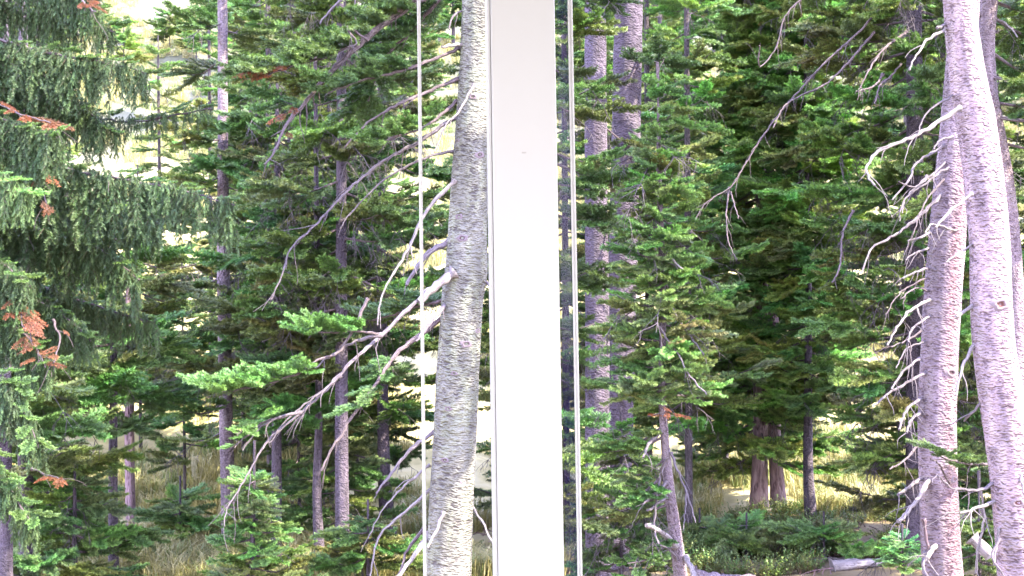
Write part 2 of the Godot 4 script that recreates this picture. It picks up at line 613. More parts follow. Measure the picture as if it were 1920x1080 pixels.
# green (or rusty) sprays set along a limb's path
func dress(o: Node3D, path: PackedVector3Array, from: float, to: float, cnt: int, size: float, tone: Color, seed_: int, kind := "fir", called := "foliage", mat: Material = null, lift := 0.1):
	var r := rng_of(seed_)
	var where := []
	var tints := []
	for k in cnt:
		var u := lerpf(from, to, (k + r.randf()) / cnt)
		var i := clampi(int(u * (path.size() - 1)), 0, path.size() - 2)
		var d := (path[i + 1] - path[i]).normalized()
		var q := path[i] - o.position + Vector3(r.randf_range(-0.03, 0.03), r.randf_range(-0.01, 0.04), r.randf_range(-0.04, 0.04))
		if kind == "strand":
			where.append(Transform3D(Basis(Vector3.UP, r.randf() * TAU) * Basis(Vector3.RIGHT, r.randf_range(-0.25, 0.25)) * size * lerpf(1.25, 0.6, u) * r.randf_range(0.45, 1.15), q))
		else:
			var sd := 1.0 if k % 2 == 0 else -1.0
			var dir := d.rotated(Vector3.UP, sd * r.randf_range(0.2, 1.1))
			dir.y = dir.y * 0.5 + r.randf_range(-0.15, 0.2) + lift
			where.append(Transform3D(facing(dir, Vector3(r.randf_range(-0.3, 0.3), 1, r.randf_range(0.0, 0.5)), size * r.randf_range(0.6, 1.1)), q))
		var f := r.randf_range(0.8, 1.2)
		tints.append(Color(tone.r * f * r.randf_range(0.9, 1.1), tone.g * f, tone.b * f * r.randf_range(0.85, 1.1)))
	scatter(called, kind, where, tints, mat if mat else M.needles, o)

# a branch scar on the trunk's near side, at photo pixel x, y
func knot(tr: Dictionary, x: float, y: float, d: float, size: float, core: Color):
	var ray := P(x, y, d)
	var c := along(tr, ray.y)
	var right := cam_t.basis.x
	var u := clampf((ray - c[0]).dot(right) / maxf(c[1], 0.01), -0.95, 0.95)
	var nn := (right * u + Vector3.BACK * sqrt(1.0 - u * u)).normalized()
	var at: Vector3 = c[0] + nn * c[1] * 0.985
	var s := Shape.new()
	var rr := size / F * d * 0.5
	var tx := Vector3.UP.cross(nn).normalized()
	var prof := [[1.5, -0.25], [1.1, 0.22], [0.75, 0.3], [0.5, 0.05], [0.0, -0.05]]
	var seg := 12
	var r := rng_of(int(x * 13 + y))
	var jit := []
	for k in seg: jit.append(r.randf_range(0.8, 1.2))
	for i in prof.size():
		for k in seg + 1:
			var a := TAU * k / seg
			var j: float = jit[k % seg]
			s.v.append(at - tr.base + (tx * cos(a) * 1.25 + Vector3.UP * sin(a) * 0.8) * rr * prof[i][0] * j + nn * rr * prof[i][1])
			s.n.append((nn * 0.8 + (tx * cos(a) + Vector3.UP * sin(a)) * (0.5 if i < 2 else -0.4)).normalized())
			s.uv.append(Vector2(float(k) / seg, i * 0.02))
			s.c.append(Color(0.5, 0.44, 0.46) if i < 3 else core)
	for i in prof.size() - 1:
		for k in seg:
			var a := i * (seg + 1) + k
			var b := a + seg + 1
			for q in [a, b, a + 1, a + 1, b, b + 1]: s.idx.append(q)
	part("knot", s.mesh(), M.knotwood, tr.node)

# ------------------------------------------------------------------ the scene
func _ready():
	# camera, sky, sun, exposure
	cam_t = Transform3D(Basis.from_euler(Vector3(deg_to_rad(3.0), 0, deg_to_rad(-0.85))), Vector3(0, 2.4, 0))
	var cam := Camera3D.new()
	cam.name = "camera"
	cam.transform = cam_t
	cam.fov = 26.23
	cam.near = 0.1
	cam.far = 600.0
	add_child(cam)
	cam.current = true
	var env := Environment.new()
	env.background_mode = Environment.BG_SKY
	var sky := Sky.new()
	var sm := ProceduralSkyMaterial.new()
	sm.sky_top_color = Color(0.58, 0.60, 0.80)
	sm.sky_horizon_color = Color(0.92, 0.90, 0.92)
	sm.sky_energy_multiplier = 1.6
	sm.sky_curve = 0.2
	sm.ground_bottom_color = Color(0.3, 0.27, 0.24)
	sm.ground_horizon_color = Color(0.5, 0.48, 0.45)
	sky.sky_material = sm
	env.sky = sky
	env.tonemap_mode = Environment.TONE_MAPPER_LINEAR
	env.tonemap_exposure = 7.4
	env.sdfgi_enabled = true
	env.ssao_enabled = true
	env.ssil_enabled = true
	var we := WorldEnvironment.new()
	we.name = "world_environment"
	we.environment = env
	add_child(we)
	var sun := DirectionalLight3D.new()
	sun.name = "sun"
	sun.light_energy = 1.45
	sun.light_color = Color(1.0, 0.95, 0.86)
	sun.light_angular_distance = 0.5
	sun.shadow_enabled = true
	var az := deg_to_rad(68.0)
	var el := deg_to_rad(46.0)
	add_child(sun)
	sun.look_at_from_position(Vector3.ZERO, -Vector3(sin(az) * cos(el), sin(el), cos(az) * cos(el)))

	noise.seed = 7
	noise.frequency = 0.02
	noise.fractal_octaves = 3

	# materials
	M.bark_pale = bark(3, Color(0.061, 0.055, 0.053), Color(0.148, 0.148, 0.125), Color(0.181, 0.194, 0.140), 1.15, 0.84, 1.7)
	M.bark_pink = bark(11, Color(0.072, 0.049, 0.063), Color(0.167, 0.130, 0.150), Color(0.182, 0.152, 0.160), 0.9, 0.76, 1.5)
	M.bark_bright = bark(13, Color(0.085, 0.058, 0.071), Color(0.226, 0.173, 0.196), Color(0.254, 0.211, 0.218), 0.9, 0.78, 1.5)
	M.bark_mid = bark(19, Color(0.034, 0.025, 0.037), Color(0.077, 0.060, 0.084), Color(0.092, 0.077, 0.095), 0.9, 0.74, 1.4)
	M.bark_dark = bark(41, Color(0.025, 0.02, 0.025), Color(0.07, 0.055, 0.065), Color(0.09, 0.08, 0.085), 0.5, 0.72, 1.5)
	M.bark_red = bark(23, Color(0.07, 0.042, 0.048), Color(0.22, 0.150, 0.172), Color(0.25, 0.19, 0.205), 0.10, 0.9, 2.0)
	M.deadwood = bark(29, Color(0.07, 0.055, 0.066), Color(0.155, 0.13, 0.15), Color(0.20, 0.18, 0.19), 0.4, 0.7, 0.6)
	M.palewood = bark(31, Color(0.09, 0.075, 0.078), Color(0.19, 0.168, 0.172), Color(0.24, 0.22, 0.212), 0.3, 0.8, 0.5)
	M.twig = bark(37, Color(0.04, 0.03, 0.032), Color(0.12, 0.09, 0.10), Color(0.15, 0.125, 0.13), 0.5, 0.6, 0.5)
	M.knotwood = plain(Color(0.26, 0.235, 0.25), 0.9, true)
	M.needles = plain(Color.WHITE, 0.55, true)
	M.needles.backlight_enabled = true
	M.needles.backlight = Color(0.6, 0.6, 0.5)
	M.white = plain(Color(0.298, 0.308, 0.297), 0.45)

	# sprays
	var old := Color(0.046, 0.090, 0.030)
	var fresh := Color(0.135, 0.222, 0.062)
	SP.fir = []
	for k in 6: SP.fir.append(fir_spray(100 + k, 700.0, old, fresh))
	SP.strand = []
	for k in 5: SP.strand.append(strand(200 + k, Color(0.042, 0.084, 0.032), Color(0.100, 0.165, 0.060)))
	SP.rust = []
	for k in 3: SP.rust.append(fir_spray(300 + k, 330.0, Color(0.14, 0.065, 0.035), Color(0.30, 0.115, 0.06), 0.9))
	SP.bare = []
	for k in 5: SP.bare.append(bare_spray(400 + k, Color.WHITE))
	SP.tuft = []
	for k in 4: SP.tuft.append(grass_tuft(600 + k))
	SP.shrub = []
	for k in 4: SP.shrub.append(low_leaf_clump(500 + k, Color(0.05, 0.10, 0.035), Color(0.13, 0.20, 0.06)))

	setting()
	main_trees()
	middle_trees()
	back_trees()
	forest_floor()
	post_and_rods()

func setting():
	# the ground, one sheet rising into the sunlit slope behind the trees
	var s := Shape.new()
	var nx := 150
	var nzz := 230
	for j in nzz + 1:
		var t := float(j) / nzz
		var z := 30.0 - 40.0 * minf(t * 4.0, 1.0) - maxf(0.0, t - 0.25) / 0.75 * 26.0 - pow(maxf(0.0, t - 0.25) / 0.75, 3.0) * 210.0
		for i in nx + 1:
			var u := float(i) / nx * 2.0 - 1.0
			var x := u * (14.0 + absf(u) * absf(u) * 170.0)
			s.v.append(Vector3(x, gy(x, z), z))
			s.n.append(Vector3(gy(x - 0.3, z) - gy(x + 0.3, z), 0.6, gy(x, z - 0.3) - gy(x, z + 0.3)).normalized())
			s.uv.append(Vector2(x, z))
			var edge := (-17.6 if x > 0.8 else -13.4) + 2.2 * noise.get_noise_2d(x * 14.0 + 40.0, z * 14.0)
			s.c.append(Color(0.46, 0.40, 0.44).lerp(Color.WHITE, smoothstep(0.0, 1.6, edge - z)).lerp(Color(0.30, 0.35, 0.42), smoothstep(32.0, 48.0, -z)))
	for j in nzz:
		for i in nx:
			var a := j * (nx + 1) + i
			for q in [a, a + nx + 1, a + 1, a + 1, a + nx + 1, a + nx + 2]: s.idx.append(q)
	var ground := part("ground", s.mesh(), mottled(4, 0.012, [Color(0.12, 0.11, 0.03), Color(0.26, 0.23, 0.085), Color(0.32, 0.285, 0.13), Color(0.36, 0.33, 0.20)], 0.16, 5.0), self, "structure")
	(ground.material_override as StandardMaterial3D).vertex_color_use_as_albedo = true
	ground.set_meta("label", "pale dry grass and needle litter of the forest floor and slope")

func main_trees():
	var d := 7.5
	# the tall grey fir beside the white post
	var t1 := tree({"label": "tall grey fir trunk leaning beside the left edge of the white post", "d": d, "bark": M.bark_pale, "sides": 36, "step": 0.035, "wob": 0.035, "height": 13.0,
		"pts": [[899, -10, 64], [893, 150, 66], [887, 250, 68], [880, 350, 70], [876, 450, 74], [874, 510, 80], [867, 560, 78], [862, 640, 79], [857, 720, 80], [853, 820, 82], [848, 910, 83], [844, 1000, 84], [841, 1090, 86]],
		"crown": [[-200, -150, 1.5, 0.3, 9.0, 16.0, {"full": true, "near": false}]]})
	var o: Node3D = t1.node
	var dw: Material = M.deadwood
	var pw: Material = M.palewood
	limb(o, [[862, 148], [800, 172], [755, 192], [690, 230], [645, 278]], d, d - 0.3, 11, 4, M.twig, 5, 1)
	limb(o, [[860, 282], [786, 300], [705, 349], [655, 405]], d, d - 0.2, 9, 3, dw, 4, 2)
	limb(o, [[862, 215], [790, 262], [705, 312], [636, 374], [592, 422], [544, 467], [530, 511], [508, 562]], d, d - 0.5, 11, 3, dw, 16, 3)
	limb(o, [[853, 338], [797, 400], [772, 455], [740, 510], [715, 560], [708, 610]], d - 0.1, d - 0.6, 10, 4, pw, 4, 4)
	limb(o, [[890, 157], [858, 212], [838, 232], [815, 285]], d - 0.15, d - 0.4, 8, 3, pw, 1, 5)
	limb(o, [[852, 510], [826, 530], [800, 552], [785, 566]], d - 0.12, d - 0.25, 24, 16, pw, 0, 61, "branch_stub")
	limb(o, [[842, 455], [806, 472], [784, 498], [762, 535]], d, d - 0.2, 17, 8, dw, 2, 6)
	var b6 := limb(o, [[850, 512], [800, 552], [765, 580], [715, 629], [689, 651], [635, 704], [611, 731], [564, 773], [511, 818], [483, 854], [452, 911], [426, 953], [421, 987]], d - 0.1, d - 1.2, 12, 3, dw, 26, 7)
	limb(o, [[715, 629], [667, 640], [618, 669], [590, 690]], d - 0.45, d - 0.7, 10, 3, dw, 3, 71)
	limb(o, [[564, 773], [520, 785], [490, 800], [455, 845]], d - 0.85, d - 1.1, 8, 3, dw, 4, 72)
	limb(o, [[640, 704], [590, 745], [545, 780], [505, 830]], d - 0.65, d - 0.9, 7, 3, dw, 5, 73)
	var b7 := limb(o, [[838, 590], [760, 649], [727, 684], [707, 718], [667, 771], [644, 809], [624, 838], [602, 883]], d, d - 0.5, 14, 5, M.twig, 8, 8)
	limb(o, [[815, 810], [770, 842], [740, 880], [705, 925]], d, d - 0.3, 11, 5, dw, 3, 9)
	limb(o, [[806, 872], [760, 910], [720, 952], [690, 1010]], d, d - 0.3, 7, 3, pw, 2, 10)
	limb(o, [[808, 918], [760, 960], [715, 1000], [700, 1040], [695, 1085]], d, d - 0.3, 8, 4, pw, 2, 11)
	limb(o, [[832, 960], [812, 1008], [802, 1028]], d - 0.15, d - 0.3, 9, 6, pw, 0, 12)
	limb(o, [[806, 1000], [775, 1045], [740, 1090]], d, d - 0.3, 13, 9, pw, 0, 13)
	limb(o, [[800, 985], [765, 1030], [745, 1085]], d + 0.1, d - 0.1, 9, 6, M.twig, 0, 14)
	limb(o, [[884, 945], [908, 985], [932, 1040]], d, d - 0.1, 6, 5, pw, 0, 15)
	limb(o, [[906, 520], [918, 540], [930, 560]], d, d - 0.1, 8, 5, dw, 0, 16)
	limb(o, [[882, 86], [856, 84], [828, 88]], d, d - 0.15, 10, 8, pw, 0, 17, "branch_stub")
	limb(o, [[880, 14], [850, 30], [843, 56]], d, d - 0.15, 7, 4, dw, 1, 18)
	limb(o, [[845, 560], [820, 590], [780, 640]], d, d - 0.3, 12, 6, dw, 2, 19)
	var b15 := limb(o, [[880, -90], [760, 10], [640, 115], [570, 195], [535, 235], [515, 285], [495, 308]], d, d - 0.9, 26, 4, M.twig, 18, 20)
	limb(o, [[690, 75], [650, 50], [668, 80], [652, 88]], d - 0.4, d - 0.6, 8, 3, M.twig, 6, 21)
	limb(o, [[640, 0], [610, 30], [600, 45]], d, d - 0.1, 7, 4, dw, 0, 22)
	# living sprays of the grey fir
	var l1 := limb(o, [[880, -60], [760, 20], [640, 95], [560, 120], [475, 150]], d, d - 0.6, 14, 4, M.twig, 3, 23)
	dress(o, l1, 0.25, 1.0, 46, 0.75, Color(1, 1, 1), 5)
	var l2 := limb(o, [[862, 90], [760, 130], [680, 150], [615, 175]], d, d - 0.5, 10, 4, M.twig, 2, 24)
	dress(o, l2, 0.3, 1.0, 26, 0.65, Color(0.9, 1, 1.1), 6)
	var l3 := limb(o, [[856, 190], [800, 235], [745, 255], [690, 275]], d, d - 0.5, 9, 4, M.twig, 2, 25)
	dress(o, l3, 0.3, 1.0, 20, 0.6, Color(1.1, 1.2, 1.1), 7)
	var l4 := limb(o, [[690, 560], [640, 655], [600, 672], [560, 700], [480, 725], [415, 735]], d - 0.5, d - 1.3, 8, 3, M.twig, 2, 26)
	dress(o, l4, 0.55, 1.0, 40, 0.5, Color(1.25, 1.55, 1.35), 8, "fir", "foliage", null, 0.2)
	var l5 := limb(o, [[715, 629], [670, 620], [620, 625], [570, 622]], d - 0.45, d - 0.9, 7, 3, M.twig, 2, 27)
	dress(o, l5, 0.25, 1.0, 22, 0.5, Color(1.15, 1.45, 1.25), 9, "fir", "foliage", null, 0.2)
	var l6 := limb(o, [[564, 773], [500, 790], [465, 815], [440, 840]], d - 0.85, d - 1.2, 6, 3, M.twig, 2, 28)
	dress(o, l6, 0.3, 1.0, 10, 0.4, Color(1.2, 1.45, 1.2), 10)
	dress(o, b7, 0.3, 0.7, 9, 0.45, Color(0.9, 1.1, 1.1), 11)
	var l7 := limb(o, [[840, -20], [770, 60], [720, 110], [690, 190]], d + 0.2, d + 0.2, 12, 4, M.twig, 4, 29)
	dress(o, l7, 0.1, 1.0, 40, 0.8, Color(0.8, 0.95, 1.0), 12)
	var l8 := limb(o, [[850, 560], [780, 575], [740, 590], [700, 600]], d, d + 0.3, 9, 4, M.twig, 2, 30)
	dress(o, l8, 0.2, 1.0, 24, 0.6, Color(0.9, 1.0, 1.0), 13)
	dress(o, l1, 0.85, 1.0, 7, 0.4, Color(1, 1, 1), 14, "rust", "rusty_needles")
	dress(o, b15, 0.72, 0.85, 3, 0.3, Color(0.8, 0.7, 0.7), 15, "rust", "rusty_needles")
	for k in [[900, 295, 12], [858, 268, 8], [888, 188, 9], [876, 645, 14], [862, 410, 10], [868, 450, 13], [842, 765, 9], [836, 860, 10], [870, 900, 8], [897, 620, 9], [853, 700, 8]]:
		knot(t1, k[0], k[1], d, k[2], Color(0.16, 0.09, 0.08))

	# pair of trunks at the right: the bent one in front
	d = 7.0
	var t2 := tree({"label": "bent pale trunk in front of its straight neighbour, bright white on its right side", "d": d, "bark": M.bark_bright, "sides": 36, "step": 0.035, "wob": 0.035, "height": 12.0,
		"pts": [[1797, -10, 57], [1806, 80, 61], [1815, 150, 66], [1830, 230, 71], [1842, 310, 71], [1849, 380, 72], [1856, 460, 72], [1858, 540, 74], [1863, 640, 76], [1873, 710, 80], [1887, 800, 82], [1900, 900, 82], [1909, 1000, 84], [1916, 1090, 86]],
		"crown": [[-260, -200, 1.3, 0.3, 7.0, 14.0, {"full": true}]]})
	o = t2.node
	limb(o, [[1782, 50], [1740, 75], [1717, 105], [1706, 132]], d, d - 0.3, 9, 4, pw, 2, 31)
	limb(o, [[1776, 45], [1762, 50], [1757, 53]], d, d - 0.1, 8, 7, dw, 0, 32, "branch_stub")
	limb(o, [[1800, 202], [1740, 242], [1700, 262], [1655, 280], [1632, 300], [1625, 318], [1630, 335], [1641, 348]], d - 0.1, d - 0.5, 13, 5, pw, 6, 33)
	limb(o, [[1790, 178], [1745, 205], [1730, 225], [1722, 247]], d, d - 0.2, 6, 3, dw, 2, 34)
	limb(o, [[1822, 364], [1780, 397], [1755, 427]], d - 0.1, d - 0.3, 8, 6, pw, 0, 35)
	limb(o, [[1822, 575], [1800, 590], [1792, 593]], d, d - 0.1, 10, 7, pw, 0, 36, "branch_stub")
	limb(o, [[1830, 455], [1805, 470], [1775, 492]], d, d - 0.1, 7, 4, pw, 0, 37)
	limb(o, [[1826, 648], [1812, 672], [1800, 705], [1793, 742]], d, d - 0.1, 9, 6, pw, 1, 38)
	limb(o, [[1848, 748], [1820, 775], [1808, 790]], d, d + 0.1, 9, 6, dw, 1, 39)
	limb(o, [[1868, 902], [1840, 918], [1800, 917], [1780, 914], [1758, 892], [1748, 905]], d, d - 0.3, 10, 3, dw, 7, 40)
	limb(o, [[1872, 936], [1840, 950], [1805, 960], [1772, 962]], d, d - 0.3, 11, 3, pw, 9, 41)
	limb(o, [[1838, 915], [1846, 970], [1836, 1020], [1830, 1075]], d, d, 6, 6, pw, 2, 42)
	limb(o, [[1840, 955], [1850, 985], [1838, 1000]], d, d, 5, 3, dw, 2, 43)
	limb(o, [[1912, 882], [1918, 910], [1926, 940]], d - 0.1, d - 0.2, 8, 6, pw, 0, 44)
	limb(o, [[1872, 990], [1868, 1025], [1864, 1060]], d - 0.05, d - 0.1, 7, 5, pw, 0, 45)
	limb(o, [[1875, 1010], [1860, 1045], [1888, 1085]], d - 0.1, d - 0.2, 8, 5, dw, 2, 46)
	for k in [[1862, 572, 20], [1893, 938, 15], [1785, 140, 10], [1812, 218, 10], [1848, 150, 7], [1870, 640, 8], [1880, 735, 9], [1905, 840, 8], [1830, 395, 8]]:
		knot(t2, k[0], k[1], d, k[2], Color(0.30, 0.12, 0.09))

	# its straight neighbour behind, with dead branches all down its left side
	d = 7.8
	var t3 := tree({"label": "straight pinkish trunk with dead branches down its left side, behind the bent trunk", "d": d, "bark": M.bark_pink, "sides": 36, "step": 0.035, "wob": 0.045, "height": 12.5,
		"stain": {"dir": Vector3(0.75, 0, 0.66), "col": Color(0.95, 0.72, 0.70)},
		"pts": [[1812, -10, 50], [1798, 150, 52], [1788, 280, 56], [1781, 370, 62], [1776, 450, 66], [1769, 540, 68], [1763, 640, 68], [1760, 720, 69], [1757, 800, 69], [1759, 900, 69], [1763, 1000, 71], [1768, 1090, 74]],
		"crown": [[-260, -200, 1.4, 0.3, 8.0, 14.0, {"full": true}]]})
	o = t3.node
	for b in [[[[1772, 272], [1720, 305], [1705, 335], [1673, 375]], 8, 4, dw], [[[1790, 308], [1760, 325], [1735, 345], [1708, 362], [1690, 385], [1687, 415]], 7, 3, dw],
		[[[1778, 352], [1735, 395], [1700, 425], [1670, 445], [1635, 465], [1624, 490], [1616, 512]], 10, 4, dw], [[[1812, 420], [1790, 432], [1768, 424], [1750, 419], [1742, 424], [1735, 437]], 5, 4, pw],
		[[[1746, 436], [1722, 446], [1702, 452]], 7, 4, dw], [[[1742, 466], [1716, 474], [1698, 488]], 6, 3, dw], [[[1740, 502], [1712, 512], [1692, 522]], 7, 4, dw], [[[1752, 560], [1712, 578], [1686, 608], [1664, 648]], 9, 5, pw],
		[[[1748, 590], [1722, 606], [1708, 622], [1704, 642]], 7, 4, dw], [[[1738, 698], [1700, 718], [1668, 736], [1640, 760]], 9, 4, dw], [[[1724, 672], [1692, 698], [1672, 730]], 7, 5, dw],
		[[[1726, 748], [1702, 766], [1686, 806]], 9, 6, dw], [[[1724, 775], [1708, 788], [1700, 812]], 8, 5, dw], [[[1745, 892], [1726, 926], [1700, 962], [1684, 978]], 13, 10, pw],
		[[[1726, 898], [1704, 914], [1684, 928]], 9, 7, dw], [[[1756, 1018], [1746, 1034], [1738, 1048]], 13, 11, pw], [[[1738, 330], [1700, 370], [1692, 400]], 6, 3, dw], [[[1776, 300], [1745, 330], [1715, 350], [1685, 340]], 6, 3, dw],
		[[[1735, 1035], [1732, 1065], [1745, 1090]], 9, 6, dw], [[[1790, 255], [1765, 262], [1750, 280]], 6, 3, dw], [[[1735, 640], [1700, 655], [1680, 690]], 5, 3, dw], [[[1730, 620], [1695, 640], [1670, 650]], 5, 3, M.twig],
		[[[1740, 545], [1715, 540], [1690, 560]], 5, 3, M.twig], [[[1738, 520], [1690, 548], [1660, 590]], 5, 2, M.twig], [[[1724, 830], [1700, 860], [1668, 880]], 7, 4, M.twig], [[[1775, 330], [1745, 365], [1725, 400], [1712, 440]], 6, 3, M.twig]]:
		limb(o, b[0], d - 0.05, d - 0.4, b[1], b[2], b[3], 4, int(b[0][0][1]))
	for k in [[1752, 475, 8], [1778, 640, 9], [1773, 698, 16], [1738, 662, 8], [1744, 725, 10], [1750, 630, 7], [1775, 568, 9], [1768, 545, 6], [1757, 500, 8], [1780, 896, 12], [1746, 820, 8], [1760, 770, 7], [1748, 590, 9]]:
		knot(t3, k[0], k[1], d, k[2], Color(0.12, 0.06, 0.07))
	limb(o, [[1780, 905], [1760, 870], [1745, 860]], d - 0.2, d - 0.5, 5, 3, M.twig, 0, 91)
	var g1 := limb(o, [[1850, 870], [1800, 868], [1745, 848]], d - 0.1, d - 0.6, 6, 3, M.twig, 2, 92)
	dress(o, g1, 0.0, 1.0, 16, 0.45, Color(0.9, 0.95, 0.8), 93)
	# strip torn open at the foot of the trunk
	limb(o, [[1731, 972], [1736, 1000], [1740, 1030]], d - 0.12, d - 0.12, 9, 6, M.bark_red, 0, 94, "torn_bark")

	# purple trunk at the right edge behind the bent one
	d = 10.0
	var t4 := tree({"label": "shaded purple trunk at the right edge, behind the bent pale trunk", "d": d, "bark": M.bark_pink, "sides": 24, "step": 0.08, "height": 13.0,
		"pts": [[1855, -10, 32], [1850, 80, 30], [1856, 180, 30], [1872, 270, 32], [1890, 400, 36], [1903, 600, 38], [1908, 800, 40], [1915, 1090, 44]],
		"crown": [[-300, 330, 1.0, 0.9, 4.0, 14.0, {"near": true, "towards": 0.6, "spread": 1.2, "tone": 0.9}], [-400, -150, 1.2, 0.3, 5.0, 14.0, {"full": true}]]})
	limb(t4.node, [[1868, 38], [1885, 42], [1900, 60], [1908, 70]], d, d - 0.2, 5, 4, pw, 0, 95)
	limb(t4.node, [[1832, 30], [1845, 20], [1858, -10]], d, d, 14, 20, M.bark_pink, 0, 96)

	# slim young fir standing in front of the two lavender trunks
	d = 8.5
	var t5 := tree({"label": "slim young fir, leafy above and bare below, in front of two lavender trunks", "d": d, "bark": M.bark_pink, "sides": 20, "step": 0.04, "tip": 140, "wob": 0.06,
		"pts": [[1234, 190, 4], [1235, 260, 8], [1236, 340, 11], [1240, 460, 12], [1243, 600, 13], [1241, 730, 14], [1247, 830, 16], [1255, 920, 21], [1266, 1000, 24], [1277, 1090, 27]],
		"crown": [[150, 760, 0.40, 0.10, 26.0, 26.0, {"near": true, "size": 0.54, "pitch": 0.05, "tone": 1.35, "from": 0.15, "bare": 0.06}], [780, 1010, 0.42, 0.40, 7.0, 22.0, {"near": true, "size": 0.5, "pitch": -0.3, "towards": 3.0, "spread": 0.8, "tone": 0.95}]]})
	o = t5.node
	for b in [[[[1240, 808], [1217, 833], [1206, 858]], 9, 6], [[[1250, 862], [1236, 900], [1230, 945], [1228, 995], [1235, 1020]], 6, 4], [[[1250, 905], [1222, 930], [1205, 946]], 9, 5], [[[1249, 932], [1225, 950], [1214, 957]], 9, 6],
		[[[1258, 848], [1280, 905], [1292, 935], [1304, 980]], 7, 3], [[[1286, 920], [1284, 960], [1281, 995]], 5, 3], [[[1266, 1022], [1240, 998], [1212, 985]], 15, 12], [[[1285, 1045], [1297, 1065], [1303, 1090]], 14, 15],
		[[[1243, 900], [1240, 880], [1252, 858]], 5, 5], [[[1270, 1050], [1255, 1030], [1240, 1022]], 6, 4]]:
		limb(o, b[0], d - 0.03, d - 0.3, b[1], b[2], pw if b[1] > 12 else dw, 2, int(b[0][0][1]))
	limb(o, [[1240, 470], [1252, 480], [1262, 488], [1282, 505]], d - 0.03, d - 0.25, 7, 4, pw, 1, 97)
	limb(o, [[1222, 595], [1255, 640], [1275, 670], [1290, 700], [1325, 740]], d - 0.2, d - 0.5, 5, 4, dw, 3, 98)
	limb(o, [[1248, 560], [1270, 595], [1290, 625], [1320, 665]], d - 0.2, d - 0.3, 5, 4, dw, 2, 99)
	var rp := limb(o, [[1215, 780], [1240, 775], [1262, 780]], d - 0.2, d - 0.3, 3, 2, dw, 0, 100)
	dress(o, rp, 0.0, 1.0, 5, 0.28, Color(1.1, 0.9, 0.9), 101, "rust", "rusty_needles")

	# two lavender trunks behind it
	d = 12.5
	tree({"label": "left one of two lavender trunks right of the white rod", "d": d, "bark": M.bark_mid, "sides": 28, "step": 0.06, "height": 9.0,
		"pts": [[1116, -10, 40], [1117, 200, 42], [1118, 400, 43], [1120, 600, 45], [1120, 800, 46], [1121, 950, 47], [1123, 1090, 50]],
		"crown": [[-200, 640, 0.6, 0.6, 1.5, 10.0, {"near": true, "tone": 0.85, "bare": 0.4}], [-400, -150, 1.3, 0.3, 5.0, 14.0, {"full": true}]]})
	tree({"label": "right and thicker one of two lavender trunks, behind the slim young fir", "d": d + 0.5, "bark": M.bark_mid, "sides": 28, "step": 0.06, "height": 9.0,
		"pts": [[1179, -10, 54], [1175, 200, 54], [1170, 400, 54], [1164, 600, 56], [1158, 800, 58], [1153, 950, 60], [1148, 1090, 62]],
		"crown": [[-200, 340, 0.6, 0.6, 1.5, 12.0, {"near": true, "tone": 0.8, "bare": 0.3}], [-400, -150, 1.3, 0.3, 5.0, 14.0, {"full": true}]]})

	# weeping spruce at the left edge
	d = 7.2
	var sp := tree({"name": "spruce_tree", "label": "weeping dark spruce hanging its curtains of twigs in from the left edge", "d": d, "bark": M.bark_red, "sides": 24, "step": 0.08, "height": 12.0,
		"pts": [[-175, -10, 80], [-170, 300, 84], [-165, 600, 88], [-160, 1090, 96]], "crown": [[-400, -120, 1.5, 0.3, 6.0, 26.0, {"full": true, "kind": "strand"}]]})
	o = sp.node
	var limbs := [[[-175, 20], [0, 75], [120, 105], [200, 118], [278, 138]], [[-175, 90], [20, 160], [160, 215], [250, 228], [330, 215], [400, 203]], [[-175, 240], [0, 290], [150, 322], [280, 345], [360, 362], [440, 385]],
		[[-175, 330], [-60, 335], [0, 338], [50, 362]], [[-175, 380], [0, 420], [110, 440], [190, 470], [262, 525]], [[-175, 470], [20, 520], [140, 560], [230, 590], [290, 606]], [[-175, 540], [-30, 580], [20, 612], [62, 655], [95, 695]],
		[[-175, 640], [-40, 690], [10, 720], [45, 770], [72, 840]], [[-175, 760], [-30, 850], [20, 920], [62, 985]], [[-175, -60], [0, 10], [110, 40], [215, 60]], [[-175, 160], [-20, 215], [60, 245], [110, 260]], [[-175, 420], [-60, 470], [10, 500], [60, 540]],
		[[-175, 280], [0, 330], [120, 380], [200, 400], [300, 420]], [[-175, 100], [-20, 130], [60, 150], [140, 190], [215, 250]], [[-175, -120], [20, -60], [120, -20], [190, 10]], [[-175, 560], [40, 560], [130, 600], [170, 640]]]
	for i in limbs.size():
		var dd: float = [0.0, 0.4, -0.2, -0.6, 0.2, 0.5, -0.3, -0.7, -0.6, 0.3, -0.4, -0.3, 0.3, 0.3, 0.2, 0.1][i]
		var lp := limb(o, limbs[i], d + dd, d + dd - 0.3, 10, 4, M.twig, 2, 110 + i)
		var bright := 1.7 if i == 3 else 1.0
		dress(o, lp, 0.1, 1.0, 190, [0.9, 0.45, 1.05, 0.7, 1.0, 0.8, 0.7, 0.7, 0.7, 0.6, 0.9, 0.9, 1.0, 1.0, 0.8, 0.8][i], Color(bright, bright, bright), 130 + i, "strand")
		dress(o, lp, 0.3, 1.0, 14, 0.35, Color(1.0, 1.1, 1.0) * bright, 160 + i, "fir", "foliage", null, 0.05)
	for q in [[[[-60, 175], [0, 197], [40, 215], [95, 230]], 6, 0.42], [[[150, -10], [160, 10], [180, 22]], 4, 0.35], [[[40, 290], [70, 330], [90, 400]], 4, 0.3], [[[20, 560], [50, 590], [60, 640]], 4, 0.3], [[[100, 600], [112, 640], [100, 680]], 3, 0.25], [[[-20, 520], [30, 570], [45, 620]], 7, 0.4], [[[10, 600], [60, 640], [85, 690]], 6, 0.35], [[[60, 880], [90, 890], [120, 900]], 4, 0.3]]:
		var lp := limb(o, q[0], d - 0.4, d - 0.7, 6, 3, M.twig, 3, 180)
